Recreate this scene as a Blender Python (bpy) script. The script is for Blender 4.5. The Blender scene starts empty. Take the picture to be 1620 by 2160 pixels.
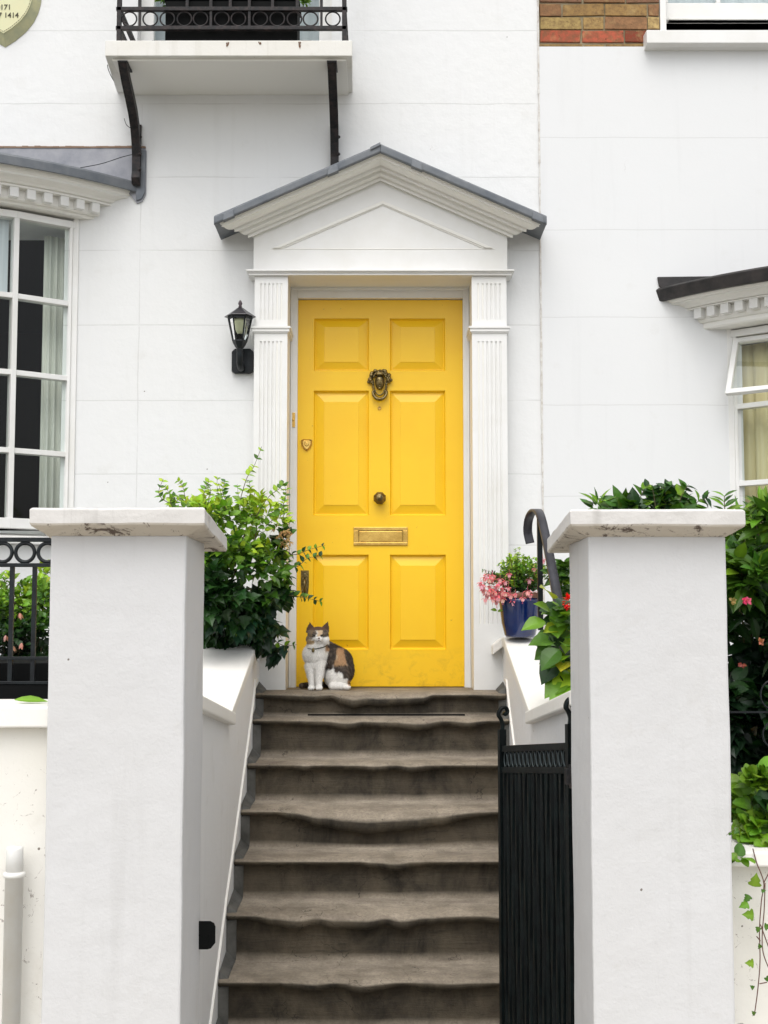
import bpy, bmesh, math, random
from math import sin, cos, tan, pi, radians, sqrt, atan2, asin, acos
from mathutils import Vector, Matrix, noise
random.seed(7)
S = bpy.context.scene
COL = S.collection

# ------------------------------------------------------------------ camera
CAMY, EYE, FPX, PITCH = -6.68, 1.60, 2800.0, math.atan(231 / 2800.0)
cd = bpy.data.cameras.new('camera'); cam = bpy.data.objects.new('camera', cd); COL.objects.link(cam)
cam.location = (0, CAMY, EYE); cam.rotation_euler = (pi / 2 + PITCH, 0, 0)
cd.sensor_fit = 'HORIZONTAL'; cd.sensor_width = 36; cd.lens = FPX / 1620 * 36
cd.clip_end = 500; cd.clip_start = 0.05
S.camera = cam
# ------------------------------------------------------------------ sky and sun
W = bpy.data.worlds.new('World'); S.world = W; W.use_nodes = True
wn = W.node_tree; wn.nodes.clear()
SUN_EL, SUN_AZ = radians(60), radians(192)
sky = wn.nodes.new('ShaderNodeTexSky'); sky.sky_type = 'NISHITA'; sky.sun_disc = False
sky.sun_elevation = SUN_EL; sky.sun_rotation = SUN_AZ; sky.dust_density = 3.0; sky.air_density = 1.0; sky.ozone_density = 1.0
hsv = wn.nodes.new('ShaderNodeHueSaturation'); hsv.inputs['Saturation'].default_value = 0.20
bg = wn.nodes.new('ShaderNodeBackground'); bg.inputs['Strength'].default_value = 0.15
wo = wn.nodes.new('ShaderNodeOutputWorld')
wn.links.new(sky.outputs[0], hsv.inputs['Color']); wn.links.new(hsv.outputs[0], bg.inputs[0]); wn.links.new(bg.outputs[0], wo.inputs[0])
ld = bpy.data.lights.new('sun', 'SUN'); ld.energy = 0.7; ld.angle = radians(60); ld.color = (1, 0.97, 0.92)
lo = bpy.data.objects.new('sun', ld); COL.objects.link(lo)
# sun stands behind the camera's left shoulder, high
sd = Vector((sin(radians(-12)) * cos(SUN_EL), -cos(radians(-12)) * cos(SUN_EL), sin(SUN_EL)))
lo.rotation_euler = sd.to_track_quat('Z', 'Y').to_euler(); lo.location = (-3, -12, 14)
S.view_settings.view_transform = 'Standard'; S.view_settings.look = 'None'
S.view_settings.gamma = 1; S.view_settings.exposure = 0.72
S.render.engine = 'CYCLES'
S.cycles.max_bounces = 8; S.cycles.transparent_max_bounces = 16

# ------------------------------------------------------------------ helpers
def at(px, py, Y):
    u = (px - 810) / FPX; v = (1080 - py) / FPX
    dy = cos(PITCH) - v * sin(PITCH); dz = sin(PITCH) + v * cos(PITCH)
    t = (Y - CAMY) / dy
    return Vector((u * t, Y, EYE + dz * t))
def ax(px, Y, py=1080): return at(px, py, Y).x
def az(py, Y): return at(810, py, Y).z
def lin(c): c /= 255.0; return c / 12.92 if c <= 0.04045 else ((c + 0.055) / 1.055) ** 2.4
def rgb(r, g, b): return (lin(r), lin(g), lin(b), 1)

class MB:
    def __init__(s): s.v = []; s.f = []; s.c = []; s.cur = None; s.sm = []; s.smooth = False
    def add(s, vs, fs, col=None):
        n = len(s.v); s.v += [tuple(p) for p in vs]; s.f += [tuple(i + n for i in f) for f in fs]
        s.sm += [s.smooth] * len(fs)
        c = col if col is not None else s.cur
        s.c += [c or (1, 1, 1, 1)] * len(vs); return n
    def box(s, x0, x1, y0, y1, z0, z1, M=None):
        if x0 > x1: x0, x1 = x1, x0
        if y0 > y1: y0, y1 = y1, y0
        if z0 > z1: z0, z1 = z1, z0
        vs = [Vector((x, y, z)) for z in (z0, z1) for y in (y0, y1) for x in (x0, x1)]
        if M: vs = [M @ v for v in vs]
        s.add(vs, [(0, 2, 3, 1), (4, 5, 7, 6), (0, 1, 5, 4), (2, 6, 7, 3), (0, 4, 6, 2), (1, 3, 7, 5)])
    def hexa(s, b, t):      # bottom 4 and top 4, same order (ccw from above)
        s.add(list(b) + list(t), [(3, 2, 1, 0), (4, 5, 6, 7), (0, 1, 5, 4), (1, 2, 6, 5), (2, 3, 7, 6), (3, 0, 4, 7)])
    def loft(s, rings, closed=True, caps=True):
        n = len(rings[0]); vs = [p for r in rings for p in r]; fs = []
        for i in range(len(rings) - 1):
            for j in range(n if closed else n - 1):
                a = i * n + j; b = i * n + (j + 1) % n
                fs.append((a, b, b + n, a + n))
        if caps and closed:
            fs.append(tuple(reversed(range(n)))); fs.append(tuple(range((len(rings) - 1) * n, len(rings) * n)))
        s.add(vs, fs)
    def prism(s, poly, axis, a, b):     # poly of 2-tuples in the other two axes
        def P(p, t): return {'x': (t, p[0], p[1]), 'y': (p[0], t, p[1]), 'z': (p[0], p[1], t)}[axis]
        s.loft([[P(p, a) for p in poly], [P(p, b) for p in poly]])
    def tube(s, pts, r, n=8, caps=True, flat=None):
        pts = [Vector(p) for p in pts]; rings = []
        rr = r if isinstance(r, (list, tuple)) else [r] * len(pts)
        up = Vector((0, 0, 1)); prev = None
        for i, p in enumerate(pts):
            t = (pts[min(i + 1, len(pts) - 1)] - pts[max(i - 1, 0)]).normalized()
            if prev is None:
                a = t.cross(up)
                if a.length < 1e-3: a = t.cross(Vector((1, 0, 0)))
                a.normalize()
            else:
                a = prev - t * prev.dot(t)
                a = a.normalized() if a.length > 1e-6 else prev
            prev = a; b = t.cross(a)
            fa, fb = flat if flat else (1, 1)
            rings.append([p + (a * cos(2 * pi * k / n) * fa + b * sin(2 * pi * k / n) * fb) * rr[i] for k in range(n)])
        s.loft(rings, True, caps)
    def ring(s, c, R, r, axis='y', n=28, m=6, sx=1.0, M=None):
        rings = []
        for i in range(n + 1):
            a = 2 * pi * i / n; row = []
            for j in range(m):
                b = 2 * pi * j / m
                q = (R + r * cos(b)); p = Vector((q * cos(a) * sx, r * sin(b), q * sin(a)))
                if M: p = M @ p
                row.append(Vector(c) + p)
            rings.append(row)
        s.loft(rings, True, False)
    def lathe(s, prof, c=(0, 0, 0), n=20, M=None, a0=0):
        rings = []
        for (r, z) in prof:
            row = []
            for k in range(n):
                a = 2 * pi * k / n + a0
                p = Vector((r * cos(a), r * sin(a), z))
                if M: p = M @ p
                row.append(Vector(c) + p)
            rings.append(row)
        s.loft(rings, True, True)
    def ball(s, c, r, n=12, m=8, R=None):
        r = (r, r, r) if not isinstance(r, (tuple, list)) else r
        rings = []
        for i in range(m + 1):
            t = pi * i / m; row = []
            for k in range(n):
                a = 2 * pi * k / n
                p = Vector((r[0] * sin(t) * cos(a), r[1] * sin(t) * sin(a), r[2] * -cos(t)))
                if R: p = R @ p
                row.append(Vector(c) + p)
            rings.append(row)
        s.loft(rings, True, False)
    def build(s, name, mat, parent=None, origin=None, bevel=0, smooth=None, attr=False):
        o0 = Vector(origin) if origin is not None else (root_of(parent).location.copy() if parent else Vector((0, 0, 0)))
        me = bpy.data.meshes.new(name)
        me.from_pydata([(v[0] - o0.x, v[1] - o0.y, v[2] - o0.z) for v in s.v], [], s.f)
        me.validate(); 
        if attr:
            ca = me.color_attributes.new('Col', 'FLOAT_COLOR', 'POINT')
            for i, c in enumerate(s.c): ca.data[i].color = c
        bm = bmesh.new(); bm.from_mesh(me)
        if not attr: bmesh.ops.recalc_face_normals(bm, faces=bm.faces)
        bm.to_mesh(me); bm.free()
        if smooth is not None: me.polygons.foreach_set('use_smooth', [smooth] * len(me.polygons))
        elif len(s.sm) == len(me.polygons): me.polygons.foreach_set('use_smooth', s.sm)
        me.materials.append(mat)
        o = bpy.data.objects.new(name, me); COL.objects.link(o)
        if parent: o.parent = parent
        else: o.location = o0
        if bevel:
            m = o.modifiers.new('bevel', 'BEVEL'); m.width = bevel; m.segments = 2; m.limit_method = 'ANGLE'; m.angle_limit = radians(40)
            m.harden_normals = False
        return o
def root_of(o):
    while o.parent: o = o.parent
    return o
def tag(o, label=None, cat=None, group=None, kind=None):
    if label: o['label'] = label
    if cat: o['category'] = cat
    if group: o['group'] = group
    if kind: o['kind'] = kind
    return o
def thing(name, loc, label, cat, group=None):
    o = bpy.data.objects.new(name, None); COL.objects.link(o); o.location = loc; o.empty_display_size = .1
    return tag(o, label, cat, group, 'thing')

# ------------------------------------------------------------------ materials
def new_mat(name):
    m = bpy.data.materials.new(name); m.use_nodes = True
    nt = m.node_tree; b = nt.nodes['Principled BSDF']; return m, nt, b
class N:
    def __init__(s, nt): s.nt = nt
    def __call__(s, t, **k):
        n = s.nt.nodes.new(t)
        for a, v in k.items():
            if a in ('_in',):
                for i, x in v.items():
                    if hasattr(x, 'is_output') or isinstance(x, bpy.types.NodeSocket): s.nt.links.new(x, n.inputs[i])
                    else: n.inputs[i].default_value = x
            else: setattr(n, a, v)
        return n
def mixc(n, fac, a, b, mode='MIX'):
    m = n('ShaderNodeMix', data_type='RGBA', blend_type=mode)
    for i, x in ((0, fac), (6, a), (7, b)):
        if isinstance(x, bpy.types.NodeSocket): n.nt.links.new(x, m.inputs[i])
        else: m.inputs[i].default_value = x
    return m.outputs[2]
def math_(n, op, a, b=None, c=None, clamp=False):
    m = n('ShaderNodeMath', operation=op); m.use_clamp = clamp
    for i, x in ((0, a), (1, b), (2, c)):
        if x is None: continue
        if isinstance(x, bpy.types.NodeSocket): n.nt.links.new(x, m.inputs[i])
        else: m.inputs[i].default_value = x
    return m.outputs[0]
def ramp(n, fac, stops):
    r = n('ShaderNodeValToRGB'); n.nt.links.new(fac, r.inputs[0])
    e = r.color_ramp.elements
    while len(e) < len(stops): e.new(.5)
    for i, (p, c) in enumerate(stops): e[i].position = p; e[i].color = c if len(c) == 4 else (*c, 1)
    return r.outputs[0]
def noi(n, vec, scale, detail=4, rough=.6, dist=0):
    x = n('ShaderNodeTexNoise', _in={'Scale': scale, 'Detail': detail, 'Roughness': rough, 'Distortion': dist})
    if vec: n.nt.links.new(vec, x.inputs['Vector'])
    return x.outputs['Fac']
def wpos(n):
    return n('ShaderNodeNewGeometry').outputs['Position']

def render_mat(name, base, zlines=(), xlines=(), bump=.35, rough=.75, dirt=.25, warm=None, linew=.0022, broken=True, lumps=.5, specks=.0, grain=70, dcol=rgb(150, 138, 112), grime=0):
    """painted render / masonry paint with faint scored courses"""
    m, nt, b = new_mat(name); n = N(nt); pos = wpos(n)
    sep = n('ShaderNodeSeparateXYZ', _in={0: pos})
    big = noi(n, pos, 1.3, 3); mid = noi(n, pos, 6, 5); fine = noi(n, pos, grain, 4, .7)
    lump = noi(n, pos, 16, 3, .5)
    col = mixc(n, math_(n, 'MULTIPLY', ramp(n, big, [(.4, (0, 0, 0)), (.75, (1, 1, 1))]), dirt), base, warm or tuple(x * .9 for x in base[:3]) + (1,))
    mps = n('ShaderNodeMapping', _in={'Vector': pos, 'Scale': (9, 9, .55)}); stk = noi(n, mps.outputs[0], 1.6, 5, .6, .3)
    col = mixc(n, math_(n, 'MULTIPLY', ramp(n, stk, [(.56, (0, 0, 0)), (.74, (1, 1, 1))]), dirt * .55), col, tuple(x * .80 for x in (warm or base)[:3]) + (1,))
    dm = ramp(n, mid, [(.62, (0, 0, 0)), (.78, (1, 1, 1))])
    col = mixc(n, math_(n, 'MULTIPLY', dm, dirt * .35), col, dcol)
    # fine hair cracks and chips
    vor = n('ShaderNodeTexVoronoi', feature='DISTANCE_TO_EDGE', _in={'Scale': 1.6, 'Randomness': 1.0})
    dst = n('ShaderNodeVectorMath', operation='ADD'); nt.links.new(pos, dst.inputs[0])
    nz = n('ShaderNodeTexNoise', _in={'Scale': 5.0, 'Detail': 5.0}); nt.links.new(pos, nz.inputs['Vector'])
    sc = n('ShaderNodeVectorMath', operation='SCALE'); nt.links.new(nz.outputs['Color'], sc.inputs[0]); sc.inputs['Scale'].default_value = .35
    nt.links.new(sc.outputs[0], dst.inputs[1]); nt.links.new(dst.outputs[0], vor.inputs['Vector'])
    crack = math_(n, 'LESS_THAN', vor.outputs['Distance'], .0014)
    crack = math_(n, 'MULTIPLY', crack, ramp(n, noi(n, pos, 2.2, 2), [(.63, (0, 0, 0)), (.68, (1, 1, 1))]))
    col = mixc(n, math_(n, 'MULTIPLY', crack, .22), col, rgb(120, 105, 85))
    if specks > 0:
        v2 = n('ShaderNodeTexVoronoi', feature='F1', _in={'Scale': 9.0}); nt.links.new(pos, v2.inputs['Vector'])
        sp = math_(n, 'LESS_THAN', math_(n, 'ADD', v2.outputs['Distance'], math_(n, 'MULTIPLY', fine, .05)), .055)
        sp = math_(n, 'MULTIPLY', sp, math_(n, 'GREATER_THAN', noi(n, pos, 3.1, 1), 1 - .46 - specks))
        col = mixc(n, math_(n, 'MULTIPLY', sp, .8), col, rgb(84, 70, 52))
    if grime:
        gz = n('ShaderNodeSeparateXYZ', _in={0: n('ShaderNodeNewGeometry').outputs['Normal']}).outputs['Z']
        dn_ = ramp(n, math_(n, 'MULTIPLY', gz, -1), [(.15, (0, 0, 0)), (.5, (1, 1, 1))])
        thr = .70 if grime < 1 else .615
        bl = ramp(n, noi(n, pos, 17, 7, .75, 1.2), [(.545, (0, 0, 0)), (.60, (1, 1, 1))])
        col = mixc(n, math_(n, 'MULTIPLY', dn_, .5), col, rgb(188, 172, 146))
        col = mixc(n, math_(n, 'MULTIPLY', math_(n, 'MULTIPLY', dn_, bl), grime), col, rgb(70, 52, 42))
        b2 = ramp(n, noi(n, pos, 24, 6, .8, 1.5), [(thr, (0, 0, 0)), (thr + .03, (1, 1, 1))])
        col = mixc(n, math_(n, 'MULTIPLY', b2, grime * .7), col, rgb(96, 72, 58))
    height = math_(n, 'ADD', math_(n, 'MULTIPLY', fine, .25), math_(n, 'MULTIPLY', lump, lumps))
    line = None
    wob = math_(n, 'MULTIPLY', math_(n, 'SUBTRACT', noi(n, pos, 3, 3), .5), .014)
    for k, ls in (('Z', zlines), ('X', xlines)):
        for z in ls:
            d = math_(n, 'ABSOLUTE', math_(n, 'SUBTRACT', math_(n, 'ADD', sep.outputs[k], wob), z))
            l = math_(n, 'LESS_THAN', d, linew)
            line = l if line is None else math_(n, 'MAXIMUM', line, l)
    if line is not None:
        if broken:
            line = math_(n, 'MULTIPLY', line, ramp(n, noi(n, pos, 2.6, 3), [(.36, (0, 0, 0)), (.5, (1, 1, 1))]))
        col = mixc(n, math_(n, 'MULTIPLY', line, .2), col, rgb(140, 138, 130))
        height = math_(n, 'SUBTRACT', height, math_(n, 'MULTIPLY', line, 1.6))
    bp = n('ShaderNodeBump', _in={'Strength': bump, 'Distance': .006, 'Height': height})
    nt.links.new(bp.outputs[0], b.inputs['Normal']); nt.links.new(col, b.inputs['Base Color'])
    b.inputs['Roughness'].default_value = rough; b.inputs['Specular IOR Level'].default_value = .3
    return m
def simple(name, col, rough=.5, metal=0, bump=0, bscale=60, var=0, col2=None, vscale=8, spec=.5, coat=0, bdist=.003):
    m, nt, b = new_mat(name); n = N(nt)
    b.inputs['Base Color'].default_value = col; b.inputs['Roughness'].default_value = rough; b.inputs['Metallic'].default_value = metal
    b.inputs['Specular IOR Level'].default_value = spec
    if coat: b.inputs['Coat Weight'].default_value = coat; b.inputs['Coat Roughness'].default_value = .15
    pos = wpos(n)
    if var:
        c = mixc(n, ramp(n, noi(n, pos, vscale, 5, .65), [(.5 - .5 * var * .5, (0, 0, 0)), (.5 + .2, (1, 1, 1))]), col, col2 or tuple(x * .6 for x in col[:3]) + (1,))
        nt.links.new(c, b.inputs['Base Color'])
    if bump:
        bp = n('ShaderNodeBump', _in={'Strength': bump, 'Distance': bdist, 'Height': noi(n, pos, bscale, 4, .65)})
        nt.links.new(bp.outputs[0], b.inputs['Normal'])
    return m
def attr_mat(name, rough=.5, spec=.4, trans=0.0, bump=0):
    m, nt, b = new_mat(name); n = N(nt)
    a = n('ShaderNodeVertexColor', layer_name='Col')
    nt.links.new(a.outputs['Color'], b.inputs['Base Color']); b.inputs['Roughness'].default_value = rough; b.inputs['Specular IOR Level'].default_value = spec
    if bump:
        bp = n('ShaderNodeBump', _in={'Strength': bump, 'Distance': .003, 'Height': noi(n, wpos(n), 180, 4, .7)}); nt.links.new(bp.outputs[0], b.inputs['Normal'])
    if trans:
        t = n('ShaderNodeBsdfTranslucent'); tc = mixc(n, 1.0, a.outputs['Color'], (1.0, 1.0, .45, 1), 'MULTIPLY')
        nt.links.new(tc, t.inputs['Color'])
        mx = n('ShaderNodeMixShader'); mx.inputs[0].default_value = trans
        nt.links.new(b.outputs[0], mx.inputs[1]); nt.links.new(t.outputs[0], mx.inputs[2])
        nt.links.new(mx.outputs[0], nt.nodes['Material Output'].inputs[0])
    return m

ZL = [az(y, 0) for y in (-80, 65, 219, 374, 528, 686, 845, 1000, 1150, 1300, 1450)]
ZR = [az(y, 0) for y in (-40, 292, 486, 670, 855, 1047, 1240, 1430)]
WHITE = (.76, .765, .76, 1)
M_stucco = render_mat('white stucco with scored courses', WHITE, ZL, [ax(287, 0), ax(-60, 0)], bump=.42, rough=.7, dirt=.28, lumps=1.1, warm=(.74, .735, .70, 1), linew=.0028, specks=.03)
M_stucco2 = render_mat('smooth white render', (.735, .742, .742, 1), ZR, [], bump=.22, rough=.7, dirt=.25, lumps=.5, warm=(.705, .705, .70, 1), linew=.0022, broken=False)
M_pillar = render_mat('pillar masonry paint', (.60, .598, .60, 1), bump=.6, rough=.65, dirt=.42, lumps=.8, warm=(.565, .555, .54, 1), specks=.05, grain=110)
M_cheek = render_mat('side wall paint', (.80, .80, .80, 1), bump=.6, rough=.65, dirt=.4, lumps=.6, warm=(.74, .74, .72, 1), specks=.05)
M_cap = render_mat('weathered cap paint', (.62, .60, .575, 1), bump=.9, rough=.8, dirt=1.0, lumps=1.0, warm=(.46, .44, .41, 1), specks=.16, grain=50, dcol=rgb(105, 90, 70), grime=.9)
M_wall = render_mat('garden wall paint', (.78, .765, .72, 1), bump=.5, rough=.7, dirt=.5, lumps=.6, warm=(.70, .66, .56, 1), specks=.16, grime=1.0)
M_coping = render_mat('cream coping paint', (.84, .82, .77, 1), bump=.3, rough=.6, dirt=.25, lumps=.4, specks=.04)
M_joinery = simple('white gloss joinery', (.78, .775, .755, 1), .38, bump=.06, bscale=30, var=.3, col2=(.72, .71, .67, 1), vscale=3)
M_cornice = simple('cream joinery', (.80, .785, .735, 1), .4, bump=.04, bscale=40)
M_yellow = simple('yellow door paint', (.90, .552, .010, 1), .34, bump=.10, bscale=22, var=.4, col2=(.87, .505, .008, 1), vscale=2.2, spec=.45)
_nt = M_yellow.node_tree; _n = N(_nt); _b = _nt.nodes['Principled BSDF']; _src = _b.inputs['Base Color'].links[0].from_socket; _p = wpos(_n)
_z = _n('ShaderNodeSeparateXYZ', _in={0: _p}).outputs['Z']
_lo = math_(_n, 'MULTIPLY', math_(_n, 'SUBTRACT', 1.52, _z, clamp=True), 3.2, clamp=True)
_g = math_(_n, 'MULTIPLY', ramp(_n, noi(_n, _p, 16, 7, .75, .5), [(.50, (0, 0, 0)), (.68, (1, 1, 1))]), _lo)
_c = mixc(_n, math_(_n, 'MULTIPLY', _g, .55), _src, rgb(150, 110, 30))
_k = ramp(_n, noi(_n, _p, 45, 3, .6), [(.735, (0, 0, 0)), (.75, (1, 1, 1))])
_c = mixc(_n, math_(_n, 'MULTIPLY', _k, .5), _c, rgb(170, 120, 30))
_nt.links.new(_c, _b.inputs['Base Color'])
M_lead = simple('sheet lead', (.10, .115, .135, 1), .5, .25, bump=.35, bscale=26, var=.8, col2=(.19, .20, .21, 1), vscale=7)
M_bitumen = simple('black bitumen roofing', (.006, .0055, .0055, 1), .5, bump=.6, bscale=30, var=.5, col2=(.035, .028, .026, 1), vscale=12)
M_iron = simple('black painted iron', (.006, .0075, .009, 1), .38, bump=.25, bscale=120, var=.3, col2=(.012, .018, .02, 1), vscale=25, spec=.3)
M_rustiron = simple('weathered black iron', (.010, .010, .011, 1), .5, bump=.5, bscale=90, var=.3, col2=(.040, .028, .026, 1), vscale=34, spec=.3)
M_gate = simple('dark green black gate iron', (.0025, .004, .0045, 1), .42, bump=.25, bscale=100, var=.3, col2=(.005, .010, .010, 1), vscale=25, spec=.16)
M_brass = simple('polished brass', (.68, .44, .12, 1), .22, 1, bump=.2, bscale=20, var=.4, col2=(.42, .25, .06, 1), vscale=12)
M_oldbrass = simple('aged brass', (.30, .22, .09, 1), .36, 1, bump=.5, bscale=120, var=.8, col2=(.09, .075, .04, 1), vscale=50)
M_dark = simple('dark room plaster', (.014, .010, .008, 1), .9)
M_black = simple('black void paint', (.003, .0035, .0035, 1), .75, spec=.15)
M_blue = simple('blue glazed ceramic', (.003, .012, .075, 1), .12, var=.5, col2=(.006, .024, .11, 1), vscale=9, coat=.5)
M_terra = simple('terracotta', (.16, .075, .05, 1), .8, bump=.3)
M_soil = simple('soil', (.03, .022, .016, 1), .95, bump=.8, bscale=50)
M_pipe = simple('white painted pipe', (.76, .76, .74, 1), .4, bump=.3, bscale=40, var=.5, col2=(.72, .70, .65, 1), vscale=12)
M_stem = simple('green brown stems', (.10, .085, .035, 1), .7)
M_vine = simple('reddish vine stems', (.12, .05, .035, 1), .7)
M_leaf = attr_mat('leaves', .42, .45, .22)
M_petal = attr_mat('petals', .6, .3, .3)
M_brick = attr_mat('stock bricks', .9, .2, 0, bump=1.0)
_nt = M_brick.node_tree; _n = N(_nt); _b = _nt.nodes['Principled BSDF']; _src = _b.inputs['Base Color'].links[0].from_socket; _p = wpos(_n)
_c = mixc(_n, math_(_n, 'MULTIPLY', ramp(_n, noi(_n, _p, 34, 5, .7), [(.40, (0, 0, 0)), (.62, (1, 1, 1))]), .7), _src, rgb(112, 88, 64))
_c = mixc(_n, math_(_n, 'MULTIPLY', ramp(_n, noi(_n, _p, 60, 4, .7, .6), [(.64, (0, 0, 0)), (.68, (1, 1, 1))]), .85), _c, rgb(52, 38, 30))
_c = mixc(_n, math_(_n, 'MULTIPLY', ramp(_n, noi(_n, _p, 11, 4, .7), [(.55, (0, 0, 0)), (.7, (1, 1, 1))]), .4), _c, rgb(196, 170, 118))
_nt.links.new(_c, _b.inputs['Base Color'])
M_mortar = simple('mortar', (.34, .29, .19, 1), .95, bump=.8, bscale=90, var=.5, col2=(.20, .16, .09, 1))
M_fur = attr_mat('calico fur', .85, .15, 0, bump=.4)
M_sign = simple('cream enamel', (.66, .63, .38, 1), .5, var=.4, col2=(.64, .64, .40, 1), vscale=9, bump=.05)
M_signrim = simple('weathered cream rim', (.46, .44, .25, 1), .6, var=.7, col2=(.33, .34, .22, 1), vscale=20, bump=.2)
M_ink = simple('dark olive ink', (.045, .038, .015, 1), .6)

def glass_mat(name, tint=(.9, .95, .93, 1), refl=1.0, ior=1.5):
    m, nt, b = new_mat(name); n = N(nt)
    f = n('ShaderNodeFresnel', _in={'IOR': ior}); t = n('ShaderNodeBsdfTransparent', _in={'Color': tint}); g = n('ShaderNodeBsdfGlossy', _in={'Roughness': .02, 'Color': (1, 1, 1, 1)})
    bp = n('ShaderNodeBump', _in={'Strength': .12, 'Distance': .01, 'Height': noi(n, wpos(n), 2.5, 2)})
    nt.links.new(bp.outputs[0], g.inputs['Normal'])
    mx = n('ShaderNodeMixShader'); nt.links.new(math_(n, 'MULTIPLY', f.outputs[0], refl, clamp=True), mx.inputs[0]); nt.links.new(t.outputs[0], mx.inputs[1]); nt.links.new(g.outputs[0], mx.inputs[2])
    nt.links.new(mx.outputs[0], nt.nodes['Material Output'].inputs[0]); nt.nodes.remove(b)
    return m
M_glass = glass_mat('window glass', (.90, .94, .92, 1), .45)
M_lampglass = glass_mat('lantern glass', (.93, .97, .95, 1), 1.6)
def cloth_mat(name, c1, c2, trans=.25):
    m, nt, b = new_mat(name); n = N(nt); pos = wpos(n)
    mp = n('ShaderNodeMapping', _in={'Vector': pos, 'Scale': (1, 1, .06)})
    c = mixc(n, ramp(n, noi(n, mp.outputs[0], 30, 3), [(.35, (0, 0, 0)), (.65, (1, 1, 1))]), c1, c2)
    nt.links.new(c, b.inputs['Base Color']); b.inputs['Roughness'].default_value = .9
    return m
M_curtL = cloth_mat('grey green curtain', (.78, .78, .71, 1), (.60, .61, .55, 1))
M_curtR = cloth_mat('warm cream curtain', (.82, .74, .48, 1), (.74, .64, .36, 1))
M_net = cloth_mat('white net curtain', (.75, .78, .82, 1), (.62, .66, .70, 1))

def steps_mat():
    m, nt, b = new_mat('worn cement steps'); n = N(nt); geo = n('ShaderNodeNewGeometry'); pos = geo.outputs['Position']
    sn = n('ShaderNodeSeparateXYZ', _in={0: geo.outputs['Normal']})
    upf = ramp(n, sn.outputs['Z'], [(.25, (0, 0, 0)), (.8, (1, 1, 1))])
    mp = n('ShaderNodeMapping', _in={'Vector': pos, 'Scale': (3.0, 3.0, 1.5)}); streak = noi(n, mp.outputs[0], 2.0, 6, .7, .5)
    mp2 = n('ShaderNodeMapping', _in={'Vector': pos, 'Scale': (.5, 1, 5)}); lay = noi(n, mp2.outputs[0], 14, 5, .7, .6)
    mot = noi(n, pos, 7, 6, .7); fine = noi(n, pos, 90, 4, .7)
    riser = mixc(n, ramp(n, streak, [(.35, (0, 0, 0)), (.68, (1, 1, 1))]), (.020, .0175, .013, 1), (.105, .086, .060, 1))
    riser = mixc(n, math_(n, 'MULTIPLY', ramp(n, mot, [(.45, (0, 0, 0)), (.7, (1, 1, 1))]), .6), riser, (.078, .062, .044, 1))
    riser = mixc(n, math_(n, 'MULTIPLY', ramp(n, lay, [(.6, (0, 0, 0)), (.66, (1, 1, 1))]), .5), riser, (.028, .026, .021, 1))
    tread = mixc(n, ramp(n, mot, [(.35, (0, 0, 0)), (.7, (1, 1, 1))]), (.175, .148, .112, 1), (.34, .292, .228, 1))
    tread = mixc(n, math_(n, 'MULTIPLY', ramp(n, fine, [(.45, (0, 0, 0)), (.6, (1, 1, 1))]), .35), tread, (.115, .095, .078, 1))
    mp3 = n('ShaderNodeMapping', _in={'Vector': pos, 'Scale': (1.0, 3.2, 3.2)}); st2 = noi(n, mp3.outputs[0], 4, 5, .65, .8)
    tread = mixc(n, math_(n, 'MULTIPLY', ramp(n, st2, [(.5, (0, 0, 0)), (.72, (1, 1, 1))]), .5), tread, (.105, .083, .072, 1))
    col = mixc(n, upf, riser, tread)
    sp = n('ShaderNodeTexVoronoi', feature='F1', _in={'Scale': 11.0}); nt.links.new(pos, sp.inputs['Vector'])
    spk = math_(n, 'LESS_THAN', sp.outputs['Distance'], .035)
    col = mixc(n, math_(n, 'MULTIPLY', spk, .6), col, (.02, .018, .015, 1))
    # craze cracks
    v = n('ShaderNodeTexVoronoi', feature='DISTANCE_TO_EDGE', _in={'Scale': 6.0}); 
    nz = n('ShaderNodeTexNoise', _in={'Scale': 9.0, 'Detail': 4.0}); nt.links.new(pos, nz.inputs['Vector'])
    av = n('ShaderNodeVectorMath', operation='MULTIPLY_ADD'); nt.links.new(nz.outputs['Color'], av.inputs[0]); av.inputs[1].default_value = (.18, .18, .18); nt.links.new(pos, av.inputs[2]); nt.links.new(av.outputs[0], v.inputs['Vector'])
    ck = math_(n, 'MULTIPLY', math_(n, 'LESS_THAN', v.outputs['Distance'], .006), ramp(n, noi(n, pos, 3, 2), [(.45, (0, 0, 0)), (.55, (1, 1, 1))]))
    col = mixc(n, math_(n, 'MULTIPLY', ck, .6), col, (.018, .016, .012, 1))
    h = math_(n, 'ADD', math_(n, 'MULTIPLY', fine, .4), math_(n, 'ADD', math_(n, 'MULTIPLY', lay, .9), math_(n, 'MULTIPLY', ck, -.6)))
    bp = n('ShaderNodeBump', _in={'Strength': .6, 'Distance': .008, 'Height': h}); nt.links.new(bp.outputs[0], b.inputs['Normal'])
    nt.links.new(col, b.inputs['Base Color']); b.inputs['Roughness'].default_value = .8; b.inputs['Specular IOR Level'].default_value = .25
    return m
M_steps = steps_mat()
M_skirt = simple('grey cement skirting', (.13, .128, .118, 1), .8, bump=.6, bscale=50, var=.8, col2=(.045, .044, .038, 1), vscale=9)
M_pave = simple('pale paving', (.46, .43, .37, 1), .85, bump=.4, var=.6, vscale=2)
M_road = simple('asphalt', (.10, .098, .092, 1), .9, bump=.5, bscale=80)

# ------------------------------------------------------------------ ground
m = MB(); m.box(-60, 60, -60, 20, -.3, -.02); tag(m.build('ground', M_soil), kind='structure')
m = MB(); m.box(-30, 30, -9.5, -2.2, -.02, 0)
tag(m.build('pavement', M_pave), kind='structure')
m = MB(); m.box(-30, 30, -17, -9.5, -.14, -.012); tag(m.build('road', M_road), kind='structure')

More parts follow.
